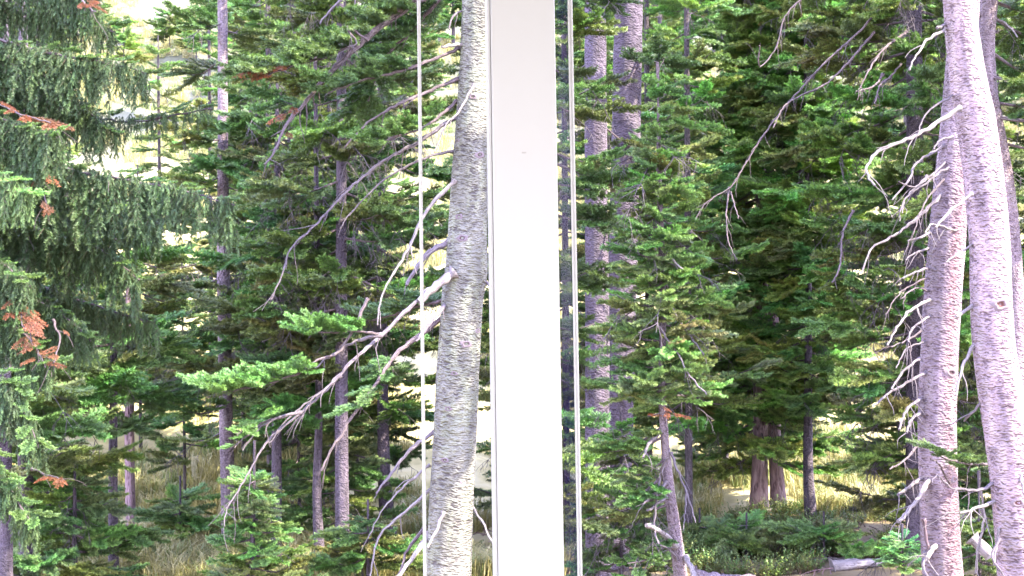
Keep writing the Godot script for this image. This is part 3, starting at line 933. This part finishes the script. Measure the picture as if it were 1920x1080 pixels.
		dress(o, lp, 0.4, 1.0, q[1], q[2], Color(1, 1, 1), 190 + int(q[0][1][0]), "rust", "rusty_needles")

func middle_trees():
	# trees one can tell apart in the middle distance; crown: [top y, foot y, radius at foot, at top, limbs per metre, sprays per metre]
	var list := [
		{"label": "upright grey trunk with tufts across it, left of the long dead limb", "bark": M.bark_pink, "d": 15.0, "sides": 20, "step": 0.1, "height": 8.8, "pts": [[417, -10, 18], [418, 250, 19], [419, 500, 24], [423, 750, 25], [429, 1000, 27], [430, 1050, 28]],
			"crown": [[-100, 110, 0.6, 0.5, 4.0, 16.0, {"near": true}], [205, 345, 0.7, 0.5, 9.0, 22.0, {"near": true, "tone": 1.2}], [500, 560, 0.7, 0.7, 6.0, 16.0, {"near": true}], [600, 820, 0.6, 0.8, 4.0, 10.0, {"near": true, "bare": 0.4, "pitch": -0.3}]]},
		{"label": "thin pale trunk high between the grey trunk and the thick drooping limb", "d": 21.0, "height": 8.8, "pts": [[546, -10, 16], [547, 200, 16], [548, 400, 17], [550, 760, 18], [552, 900, 20]], "crown": [[-100, 800, 1.3, 1.0, 6.0, 14.0]]},
		{"label": "thin dark trunk above the lower left corner, standing alone", "d": 12.8, "sides": 18, "step": 0.1, "tip": 410, "pts": [[214, 440, 7], [213, 600, 11], [213, 740, 14], [212, 850, 16], [212, 950, 17], [213, 1090, 20]], "crown": [[430, 730, 1.0, 0.5, 9.0, 18.0, {"near": true}]]},
		{"label": "reddish trunk just right of the thin dark trunk at lower left", "d": 16.5, "sides": 14, "tip": 380, "bark": M.bark_red, "pts": [[243, 600, 16], [243, 850, 18], [246, 1000, 19], [248, 1040, 21]], "crown": [[300, 780, 1.0, 0.8, 7.0, 14.0]]},
		{"label": "thick trunk second from the left edge at the bottom", "d": 12.0, "sides": 18, "step": 0.1, "height": 8.8, "pts": [[44, 400, 25], [46, 700, 26], [48, 900, 27], [50, 1090, 30]], "crown": [[500, 860, 1.0, 0.9, 8.0, 18.0, {"near": true}]]},
		{"label": "trunk cut by the left edge at the bottom", "d": 11.0, "sides": 18, "step": 0.1, "height": 8.8, "pts": [[8, 400, 22], [8, 700, 24], [9, 900, 26], [9, 1090, 30]], "crown": [[650, 900, 0.7, 0.6, 7.0, 18.0, {"near": true}]]},
		{"label": "slender bare trunk with a bend below the lower dead limb", "d": 13.8, "sides": 18, "step": 0.1, "height": 8.8, "pts": [[596, 600, 12], [598, 740, 14], [597, 830, 15], [594, 900, 16], [596, 980, 19], [600, 1056, 21]], "crown": [[350, 760, 1.0, 0.7, 9.0, 18.0, {"near": true, "tone": 0.9}]]},
		{"label": "dark trunk before the bright clearing left of the grey fir", "d": 16.0, "sides": 18, "step": 0.1, "height": 8.8, "pts": [[716, 600, 20], [718, 780, 21], [721, 900, 25], [728, 1000, 32]], "crown": [[100, 770, 1.2, 0.9, 6.0, 15.0, {"near": true, "tone": 0.85}]]},
		{"label": "thin crooked trunk before the bright clearing, between two dark trunks", "d": 17.0, "height": 8.8, "pts": [[668, 700, 9], [667, 850, 11], [670, 930, 12], [674, 995, 15]], "crown": [[400, 860, 0.8, 0.6, 8.0, 14.0, {"tone": 0.85}]]},
		{"name": "stringy_barked_tree", "label": "left of two reddish stringy trunks standing close together at right of centre", "d": 18.0, "bark": M.bark_red, "sides": 18, "step": 0.1, "height": 8.8, "pts": [[1428, 500, 24], [1426, 800, 28], [1424, 900, 31], [1422, 972, 42]], "crown": [[-150, 870, 1.1, 1.35, 14.0, 18.0, {"tone": 1.55, "bare": 0.1}]]},
		{"name": "stringy_barked_tree", "label": "right of two reddish stringy trunks, with a pale chunk of wood at its foot", "d": 18.2, "bark": M.bark_red, "sides": 18, "step": 0.1, "height": 8.8, "pts": [[1448, 500, 20], [1452, 800, 24], [1457, 900, 27], [1461, 968, 36]], "crown": [[-150, 840, 1.0, 1.25, 7.0, 16.0, {"tone": 1.4, "bare": 0.1}]]},
		{"label": "thin leaning trunk before the yellow clearing right of the young fir", "d": 20.0, "height": 8.0, "pts": [[1362, 700, 9], [1361, 850, 11], [1358, 950, 14]], "crown": [[300, 835, 1.0, 0.8, 7.0, 13.0]]},
		{"label": "thinnest stem before the yellow clearing right of the young fir", "d": 21.0, "height": 6.0, "pts": [[1331, 750, 4], [1332, 850, 5], [1334, 940, 6]], "crown": [[500, 860, 0.7, 0.5, 8.0, 15.0]]},
		{"label": "short grey trunk half hidden by leaves right of the reddish pair", "d": 16.8, "height": 8.8, "sides": 16, "pts": [[1516, 600, 12], [1515, 800, 17], [1516, 900, 20], [1522, 988, 26]], "crown": [[-150, 770, 0.55, 1.0, 14.0, 18.0, {"tone": 1.7, "bare": 0.08}]]},
		{"label": "shaded trunk behind the dead branches of the straight pinkish trunk", "d": 13.5, "sides": 20, "step": 0.1, "height": 8.8, "pts": [[1714, -10, 28], [1715, 300, 30], [1716, 600, 32], [1716, 900, 34], [1718, 1090, 38]], "crown": [[-150, 900, 0.75, 1.2, 11.0, 19.0, {"near": true, "tone": 1.25, "bare": 0.2}]]},
		{"label": "fir hidden behind the white post, its sprays showing right of the rod", "d": 10.5, "sides": 20, "step": 0.1, "height": 8.8, "pts": [[1010, -10, 34], [1010, 400, 36], [1008, 800, 38], [1006, 1090, 42]], "crown": [[-100, 330, 0.8, 0.75, 4.0, 16.0, {"near": true, "towards": 0.1, "spread": 0.9, "tone": 1.1, "size": 0.8, "bare": 0.1}], [330, 1000, 0.5, 0.5, 3.0, 14.0, {"near": true, "towards": 0.3, "spread": 0.9, "tone": 0.85}], [-100, 700, 0.5, 0.5, 5.0, 16.0, {"near": true, "towards": 3.3, "spread": 0.8, "tone": 0.75}]]},
		{"label": "small fir with layered sprays between the grey trunk and the dead limb tips", "d": 10.5, "tip": 838, "pts": [[477, 860, 4], [476, 930, 7], [474, 1000, 9], [473, 1090, 11]], "crown": [[850, 1120, 0.5, 0.08, 22.0, 26.0, {"near": true, "size": 0.55, "tone": 1.2, "from": 0.1}]]},
		{"label": "dense fir filling the space behind the long dead limbs", "d": 13.0, "height": 7.4, "pts": [[640, -10, 16], [640, 400, 20], [640, 700, 24], [642, 1070, 28]], "crown": [[-100, 590, 0.95, 0.8, 7.5, 18.0, {"near": true, "bare": 0.32, "tone": 0.95}]]},
		{"label": "fir with olive sprays between the upright grey trunk and the dense fir", "d": 14.5, "tip": 125, "pts": [[520, 250, 9], [520, 500, 14], [519, 800, 18], [518, 1040, 22]], "crown": [[150, 700, 1.0, 0.3, 10.0, 20.0, {"near": true, "tone": 1.2, "bare": 0.25}]]},
		{"label": "small fir crowding the foot of the bare slender trunk", "d": 12.5, "tip": 950, "pts": [[690, 1000, 4], [690, 1040, 6], [690, 1090, 8]], "crown": [[965, 1110, 0.6, 0.1, 20.0, 24.0, {"near": true, "tone": 1.0, "size": 0.8}]]},
		{"label": "low fir in the bottom left corner beneath the thin dark trunk", "d": 12.0, "tip": 865, "pts": [[140, 900, 5], [140, 980, 8], [140, 1090, 11]], "crown": [[880, 1110, 0.85, 0.1, 16.0, 22.0, {"near": true, "tone": 1.05, "size": 0.8}]]},
		{"label": "low bright fir bush before the reddish stringy trunks", "d": 14.5, "tip": 985, "pts": [[1400, 1010, 3], [1400, 1030, 5], [1400, 1045, 7]], "crown": [[995, 1050, 0.75, 0.2, 30.0, 22.0, {"near": true, "tone": 1.2, "from": 0.05}]]},
		{"label": "low bright fir bush left of the shaded trunk, near the long grey fallen branch", "d": 14.0, "tip": 985, "pts": [[1545, 1010, 3], [1545, 1035, 5], [1545, 1055, 7]], "crown": [[995, 1060, 0.8, 0.2, 30.0, 22.0, {"near": true, "tone": 1.2, "from": 0.05}]]},
		{"label": "low fir bush right beside the slim young fir near the pinkish log", "d": 15.0, "tip": 975, "pts": [[1312, 1000, 3], [1312, 1020, 5], [1312, 1035, 7]], "crown": [[985, 1040, 0.6, 0.2, 30.0, 22.0, {"near": true, "tone": 0.95, "from": 0.05}]]},
		{"label": "small fir at lower left between the spruce and the thin dark trunk", "d": 14.0, "tip": 790, "pts": [[92, 830, 5], [92, 950, 9], [92, 1060, 13]], "crown": [[800, 1070, 0.8, 0.1, 13.0, 20.0, {"near": true, "tone": 1.25}]]},
		{"label": "small fir standing in the sunny gap left of the layered small fir", "d": 15.5, "tip": 900, "pts": [[338, 930, 4], [338, 980, 6], [338, 1020, 9]], "crown": [[905, 1030, 0.5, 0.08, 16.0, 20.0, {"near": true, "tone": 1.35}]]},
		{"name": "fir_seedling", "category": "seedling", "label": "pale blue-green fir seedling before the foot of the straight pinkish trunk", "d": 10.0, "tip": 1012, "pts": [[1692, 1020, 3], [1692, 1050, 5], [1693, 1090, 7]], "crown": [[1022, 1075, 0.17, 0.13, 60.0, 34.0, {"near": true, "size": 0.36, "tone": Color(1.5, 1.9, 2.3), "pitch": 0.25}]]},
		{"label": "small dark fir low between the two pale trunks at the right", "d": 9.2, "tip": 915, "pts": [[1836, 960, 3], [1836, 1020, 5], [1836, 1090, 7]], "crown": [[930, 1110, 0.4, 0.1, 20.0, 24.0, {"near": true, "size": 0.6, "tone": 0.8}]]},
		{"label": "low spreading fir at the foot of the two lavender trunks", "d": 10.8, "tip": 785, "pts": [[1165, 950, 3], [1165, 1020, 6], [1165, 1090, 9]], "crown": [[800, 1110, 0.45, 0.2, 22.0, 22.0, {"near": true, "size": 0.6, "tone": 0.95, "bare": 0.2}]]},
	]
	list.append_array([
	])
	for t in list: tree(t)
	# long grey hanging limbs of the shaded trunk
	var o: Node3D = null
	for c in get_children():
		if c.has_meta("label") and str(c.get_meta("label")).begins_with("shaded trunk behind"): o = c
	var d := 13.0
	for b in [[[[1712, -60], [1620, 50], [1555, 110], [1490, 180], [1430, 255], [1390, 320], [1370, 350], [1320, 385], [1295, 437]], 6, 3, 12], [[[1368, 352], [1362, 400], [1365, 450], [1382, 488]], 5, 2, 3], [[[1370, 360], [1385, 410]], 4, 2, 1],
		[[[1705, -120], [1580, -60], [1480, 20], [1455, 90], [1425, 125], [1424, 85]], 5, 3, 9],
		[[[1640, 60], [1558, 150], [1500, 180], [1470, 200], [1450, 240]], 6, 3, 4], [[[1655, 140], [1640, 160], [1605, 172]], 7, 3, 4], [[[1690, 120], [1668, 145], [1650, 160], [1640, 195]], 5, 3, 9],
		[[[1700, 60], [1650, 100], [1610, 170]], 7, 3, 4], [[[1600, 395], [1580, 440], [1575, 500], [1560, 530]], 6, 4, 3]]:
		limb(o, b[0], d - 0.1, d - 0.7, b[1], b[2], M.twig, b[3] * 3, int(b[0][0][0]))

func back_trees():
	# firs further back, in rows that thin out toward the sunlit slope; [photo x, depth, height, radius, tone, limbs per metre, lowest photo y of the crown]
	var left := [[262, 22, 5.2, 0.8, 1.3, 7, 800], [300, 26, 7.0, 0.9, 1.4, 6, 700], [345, 19, 4.0, 0.7, 1.2, 8, 860], [395, 25, 8.0, 0.9, 1.3, 6, 640], [455, 21, 6.0, 0.8, 1.2, 7, 800], [110, 22, 7.0, 0.9, 1.3, 7, 760], [-40, 17, 12, 1.4, 0.9, 8, 900], [75, 19, 11, 1.2, 1.0, 7, 720], [505, 18, 12, 1.2, 1.0, 8, 700], [575, 25, 9, 1.2, 1.2, 6, 700],
		[620, 20, 8, 1.0, 1.2, 7, 700], [690, 24, 8, 1.1, 1.2, 6, 640], [30, 24, 13, 1.5, 0.9, 7, 850], [560, 16, 3.4, 0.9, 1.0, 10, 960], [640, 15, 2.4, 0.8, 0.9, 12, 1000]]
	var right := [[1060, 16, 14, 1.2, 1.0, 9, 1050], [1215, 17, 13, 1.2, 1.2, 8, 820], [1240, 24, 14, 1.5, 1.3, 7, 780], [1290, 15.5, 9, 0.85, 1.4, 8, 780], 
		[1700, 24, 14, 1.2, 1.4, 6, 640], [1770, 15, 13, 1.2, 1.1, 9, 1040], [1870, 15, 13, 1.4, 1.0, 9, 1030]]
	var say := ["first", "second", "third", "fourth", "fifth", "sixth", "seventh", "eighth", "ninth", "tenth", "eleventh", "twelfth", "thirteenth", "fourteenth", "fifteenth", "sixteenth", "seventeenth", "eighteenth", "nineteenth", "twentieth"]
	left.sort_custom(func(a, b): return a[0] < b[0])
	right.sort_custom(func(a, b): return a[0] < b[0])
	for side in 2:
		var row: Array = left if side == 0 else right
		for i in row.size():
			var b: Array = row[i]
			b[2] = minf(b[2], 3.4 + 0.30 * b[1])
			var g := P(b[0], 661.0, b[1])
			var h := gy(g.x, g.z)
			var yb: float = 540.0 - (cam_t.affine_inverse() * Vector3(g.x, h, g.z)).y / b[1] * F
			var w: float = b[2] * 0.013 / b[1] * F
			var ytop := maxf(-10.0, yb - (b[2] - 1.0) * F / b[1])
			tree({"label": "%s green fir from the left in the back row %s" % [say[i], "left of the white post" if side == 0 else "right of the white post"], "group": "firs of the back row",
				"d": b[1], "height": b[2], "sides": 10, "step": 0.5, "bark": M.bark_dark, "pts": [[b[0] - 3, ytop, w * 0.6], [b[0], lerpf(ytop, yb, 0.5), w * 0.8], [b[0] + 2, yb - 5, w]],
				"crown": [[0, b[6], b[3], 0.15, b[5], 10.0, {"full": true, "tone": b[4], "bare": 0.08}]]})
	# the stand goes on beyond the right edge and shades the middle of the view
	var beside := [[7.6, -10.6], [8.8, -12.6]]
	for i in beside.size():
		var q := Vector3(beside[i][0], 0, beside[i][1])
		var l := cam_t.affine_inverse() * Vector3(q.x, 0.0, q.z)
		var x := 960.0 + l.x / -l.z * F
		var y := 540.0 - l.y / -l.z * F
		tree({"label": ["nearer", "farther"][i] + " of two firs just outside the right edge, shading the view", "group": "firs beyond the right edge", "d": -l.z, "height": 10.0, "sides": 10, "step": 0.5, "bark": M.bark_dark,
			"pts": [[x, y - 600, 20], [x, y - 5, 28]], "crown": [[0, y - 150.0, 1.7, 0.15, 9.0, 14.0, {"full": true}]]})
	# scattered trees far up the slope
	var far := [[-30, 55, 9, 1.6], [60, 62, 10, 1.8], [140, 70, 11, 1.9], [232, 60, 3.2, 0.9], [318, 63, 2.4, 1.0], [368, 61, 3.0, 0.9], [430, 66, 9, 1.7], [470, 48, 8, 1.4], [540, 60, 10, 1.8], [610, 52, 9, 1.6], [680, 64, 10, 1.9], [770, 50, 9, 1.6], [850, 66, 10, 1.8],
		[1100, 50, 10, 1.9], [1180, 58, 11, 2.0], [1250, 44, 9, 1.7], [1340, 62, 11, 2.0], [1420, 48, 10, 1.8], [1500, 66, 12, 2.1], [1600, 52, 10, 1.9], [1690, 60, 11, 2.0], [1780, 46, 10, 1.8], [1860, 58, 11, 2.0], [1960, 50, 10, 1.9]]
	for i in far.size():
		var b: Array = far[i]
		var g := P(b[0], 661.0, b[1])
		var h := gy(g.x, g.z)
		var yb: float = 540.0 - (cam_t.affine_inverse() * Vector3(g.x, h, g.z)).y / b[1] * F
		var w: float = b[2] * 0.02 / b[1] * F
		tree({"label": "%s far fir from the left on the slope %s of the post" % [say[i % 13], "left" if i < 13 else "right"], "group": "far firs on the slope", "d": b[1], "height": b[2], "sides": 7, "step": 1.0,
			"pts": [[b[0], yb - 0.8 * b[2] * F / b[1], w * 0.4], [b[0], yb - 5, w]], "crown": [[0, yb - 0.8 * F / b[1], b[3], 0.12, 6.0, 9.0, {"full": true, "size": 1.7, "tone": 1.25 if i != 3 else 2.0, "from": 0.05}]]})

func forest_floor():
	# low leafy ground cover
	var r := rng_of(77)
	var o := Node3D.new()
	var where := []
	var tints := []
	for k in 7000:
		var right := r.randf() < 0.75
		var z := -r.randf_range(13.3, 17.5) if right else -r.randf_range(12.0, 14.5)
		var x := r.randf_range(0.6, 9.0) if right else r.randf_range(-8.0, -0.2)
		var f := noise.get_noise_2d(x * 30.0 + 300.0, z * 30.0)
		if f < (-0.12 if right else 0.02) + (0.22 if z > -14.4 else 0.0): continue
		where.append(Transform3D(Basis(Vector3.UP, r.randf() * TAU) * r.randf_range(0.45, 1.05), Vector3(x, gy(x, z) - 0.02, z)))
		tints.append(Color(r.randf_range(0.9, 1.6), r.randf_range(0.9, 1.3), r.randf_range(0.7, 1.0)))
	o.name = "undergrowth"
	add_child(o, true)
	o.set_meta("label", "low leafy green undergrowth covering the forest floor")
	o.set_meta("category", "undergrowth")
	o.set_meta("kind", "stuff")
	scatter("foliage", "shrub", where, tints, M.needles, o)
	# dry tufts and low bushes over the sunlit slope
	where = []
	tints = []
	for k in 34000:
		var z := -13.0 - pow(r.randf(), 1.7) * 95.0
		var x := r.randf_range(-0.55, 0.55) * -z
		if noise.get_noise_2d(x * 12.0, z * 12.0 + 500.0) < -0.08 or (x > 0.5 and z > -17.0): continue
		where.append(Transform3D(Basis(Vector3.UP, r.randf() * TAU) * (r.randf_range(0.6, 1.3) - z * 0.012), Vector3(x, gy(x, z) - 0.03, z)))
		tints.append(Color(1, 1, 1) * r.randf_range(0.65, 1.05) if r.randf() < 0.75 else Color(0.45, 0.62, 0.5))
	var dry := Node3D.new()
	dry.name = "dry_grass"
	add_child(dry, true)
	dry.set_meta("label", "yellow dry grass tufts over the sunlit slope behind the trees")
	dry.set_meta("category", "grass")
	dry.set_meta("kind", "stuff")
	scatter("foliage", "tuft", where, tints, M.needles, dry)
	# fallen wood
	var stick := func(label: String, pts: Array, d0: float, d1: float, w0: float, w1: float, mat: Material, twigs: int, lie: bool):
		var a := P(pts[0][0], pts[0][1], d0)
		var th := thing("fallen_branch", label, "branch", a)
		if lie:
			for i in pts.size():
				var q := P(pts[i][0], pts[i][1], lerpf(d0, d1, float(i) / (pts.size() - 1)))
				var l := cam_t.affine_inverse() * Vector3(q.x, gy(q.x, q.z) + w0 / F * d0 * 0.3, q.z)
				pts[i] = [960.0 + l.x / -l.z * F, 540.0 - l.y / -l.z * F]
			a = P(pts[0][0], pts[0][1], d0)
			th.position = a
		limb(th, pts, d0, d1, w0, w1, mat, twigs, int(pts[0][0]), "stem")
	stick.call("long grey fallen branch lying across the undergrowth at lower right", [[1500, 1032], [1560, 1055], [1625, 1080]], 14.2, 13.6, 6, 8, M.palewood, 6, true)
	stick.call("pinkish fallen log showing at the bottom edge right of the young fir", [[1300, 1078], [1350, 1070], [1415, 1066]], 13.0, 13.1, 34, 26, M.bark_pink, 2, true)
	stick.call("pale fallen log in the litter left of the fir seedling", [[1560, 1062], [1610, 1056], [1668, 1050]], 13.1, 13.2, 30, 20, M.palewood, 3, true)
	stick.call("pale chunk of wood at the foot of the reddish stringy trunks", [[1440, 962], [1455, 972], [1470, 982]], 17.6, 17.5, 12, 12, M.palewood, 0, true)
	stick.call("thin bent pale stick low between the bare slender trunk and the small fir", [[515, 985], [540, 988], [565, 996]], 14.6, 14.5, 5, 4, M.palewood, 1, false)
	stick.call("broken pale stump of limb with an orange end, between the two pale trunks", [[1822, 1008], [1838, 1022], [1858, 1044]], 7.3, 7.25, 32, 30, M.palewood, 0, false)
	# litter of fallen twigs
	where = []
	tints = []
	for k in 1500:
		var z := -r.randf_range(11.5, 17.0)
		var x := r.randf_range(-7.0, 7.0)
		where.append(Transform3D(facing(Vector3.RIGHT.rotated(Vector3.UP, r.randf() * TAU), Vector3.UP, r.randf_range(0.6, 1.5)), Vector3(x, gy(x, z) + 0.04, z)))
		tints.append(Color(1.8, 1.35, 1.2) * r.randf_range(0.4, 1.3))
	var lit := Node3D.new()
	lit.name = "litter"
	add_child(lit, true)
	lit.set_meta("label", "litter of fallen twigs on the brown forest floor")
	lit.set_meta("category", "litter")
	lit.set_meta("kind", "stuff")
	scatter("twigs", "bare", where, tints, M.deadwood, lit)

func post_and_rods():
	var d := 2.0
	var c := P(986, 540, d)
	var g := gy(c.x, c.z)
	var o := thing("white_post", "thick white painted post standing upright in the middle of the view", "post", Vector3(c.x, g, c.z))
	o.rotation.y = deg_to_rad(5.0)
	var w := 127.0 / F * d
	var s := Shape.new()
	s.box(Vector3(-w / 2 + 0.004, 0, -0.055), Vector3(w / 2, 3.97, 0), 0.0015)
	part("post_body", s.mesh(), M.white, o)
	s = Shape.new()
	s.box(Vector3(-w / 2 - 0.0015, 2.02, -0.055), Vector3(-w / 2 + 0.0037, 3.97, -0.006), 0.001)
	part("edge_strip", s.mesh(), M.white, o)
	s = Shape.new()
	s.box(Vector3(-w / 2 - 0.003, 0, -0.055), Vector3(-w / 2 + 0.0037, 2.015, -0.006), 0.001)
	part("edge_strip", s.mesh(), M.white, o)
	s = Shape.new()
	s.box(Vector3(-0.003, 2.712, 0.0003), Vector3(0.004, 2.7145, 0.0009))
	part("scuff_mark", s.mesh(), plain(Color(0.25, 0.25, 0.24)), o)
	for k in 2:
		var x: float = [791, 1078][k]
		var q := P(x, 540, d)
		var rod := thing("white_rod", ["single thin white rod left of the post", "grooved thin white rod just right of the post"][k], "rod", Vector3(q.x, gy(q.x, q.z), q.z), "thin white rods beside the post")
		var rr := 0.0029
		if k == 0:
			s = Shape.new()
			s.tube(PackedVector3Array([Vector3(0, 0, 0), Vector3(0, 2.6, 0), Vector3(0, 3.97, 0)]), PackedFloat32Array([rr, rr, rr]), 16)
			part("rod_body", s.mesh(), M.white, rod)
		else:
			for e in [-1.0, 1.0]:
				s = Shape.new()
				s.tube(PackedVector3Array([Vector3(e * 0.0023, 0, 0), Vector3(e * 0.0023, 3.97, 0)]), PackedFloat32Array([0.0018, 0.0018]), 12)
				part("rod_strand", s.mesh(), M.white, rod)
			s = Shape.new()
			s.box(Vector3(-0.002, 0, -0.0022), Vector3(0.002, 3.97, -0.0002))
			part("rod_groove", s.mesh(), plain(Color(0.35, 0.35, 0.36), 0.5), rod)
	# the narrow bluish see-through sheet between post and right rod
	var blue_mat := StandardMaterial3D.new()
	blue_mat.transparency = BaseMaterial3D.TRANSPARENCY_ALPHA
	blue_mat.metallic_specular = 0.15
	blue_mat.albedo_color = Color(0.10, 0.08, 0.34, 0.12)
	blue_mat.roughness = 0.08
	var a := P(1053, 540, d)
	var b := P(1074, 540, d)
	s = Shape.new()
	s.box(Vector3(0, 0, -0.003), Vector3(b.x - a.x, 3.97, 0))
	var blue_strip := part("bluish_strip", s.mesh(), blue_mat, self, "", Vector3(a.x, gy(a.x, a.z), a.z - 0.02))
	blue_strip.set_meta("label", "narrow bluish strip of glass between the post and the right rod")
	blue_strip.set_meta("category", "glass")

	# unseen boards, added above the view to keep light off the post
	var added_shade := thing("added_post_shade", "grey board porch roof over the white post, just above the view", "added_shade", Vector3(0, 3.98, -2.25))
	var wood := mottled(51, 0.02, [Color(0.42, 0.42, 0.43), Color(0.46, 0.46, 0.47), Color(0.50, 0.50, 0.51), Color(0.54, 0.54, 0.55)], 0.5, 0.0)
	for k in 22:
		s = Shape.new()
		s.box(Vector3(-6.0, 0, 0.008 + k * 0.25), Vector3(7.0, 0.04, 0.242 + k * 0.25), 0.003)
		part("board", s.mesh(), wood, added_shade)
	s = Shape.new()
	s.box(Vector3(-6.0, 0.045, -0.1), Vector3(7.0, 0.07, 5.6))
	part("shade_cover", s.mesh(), wood, added_shade)
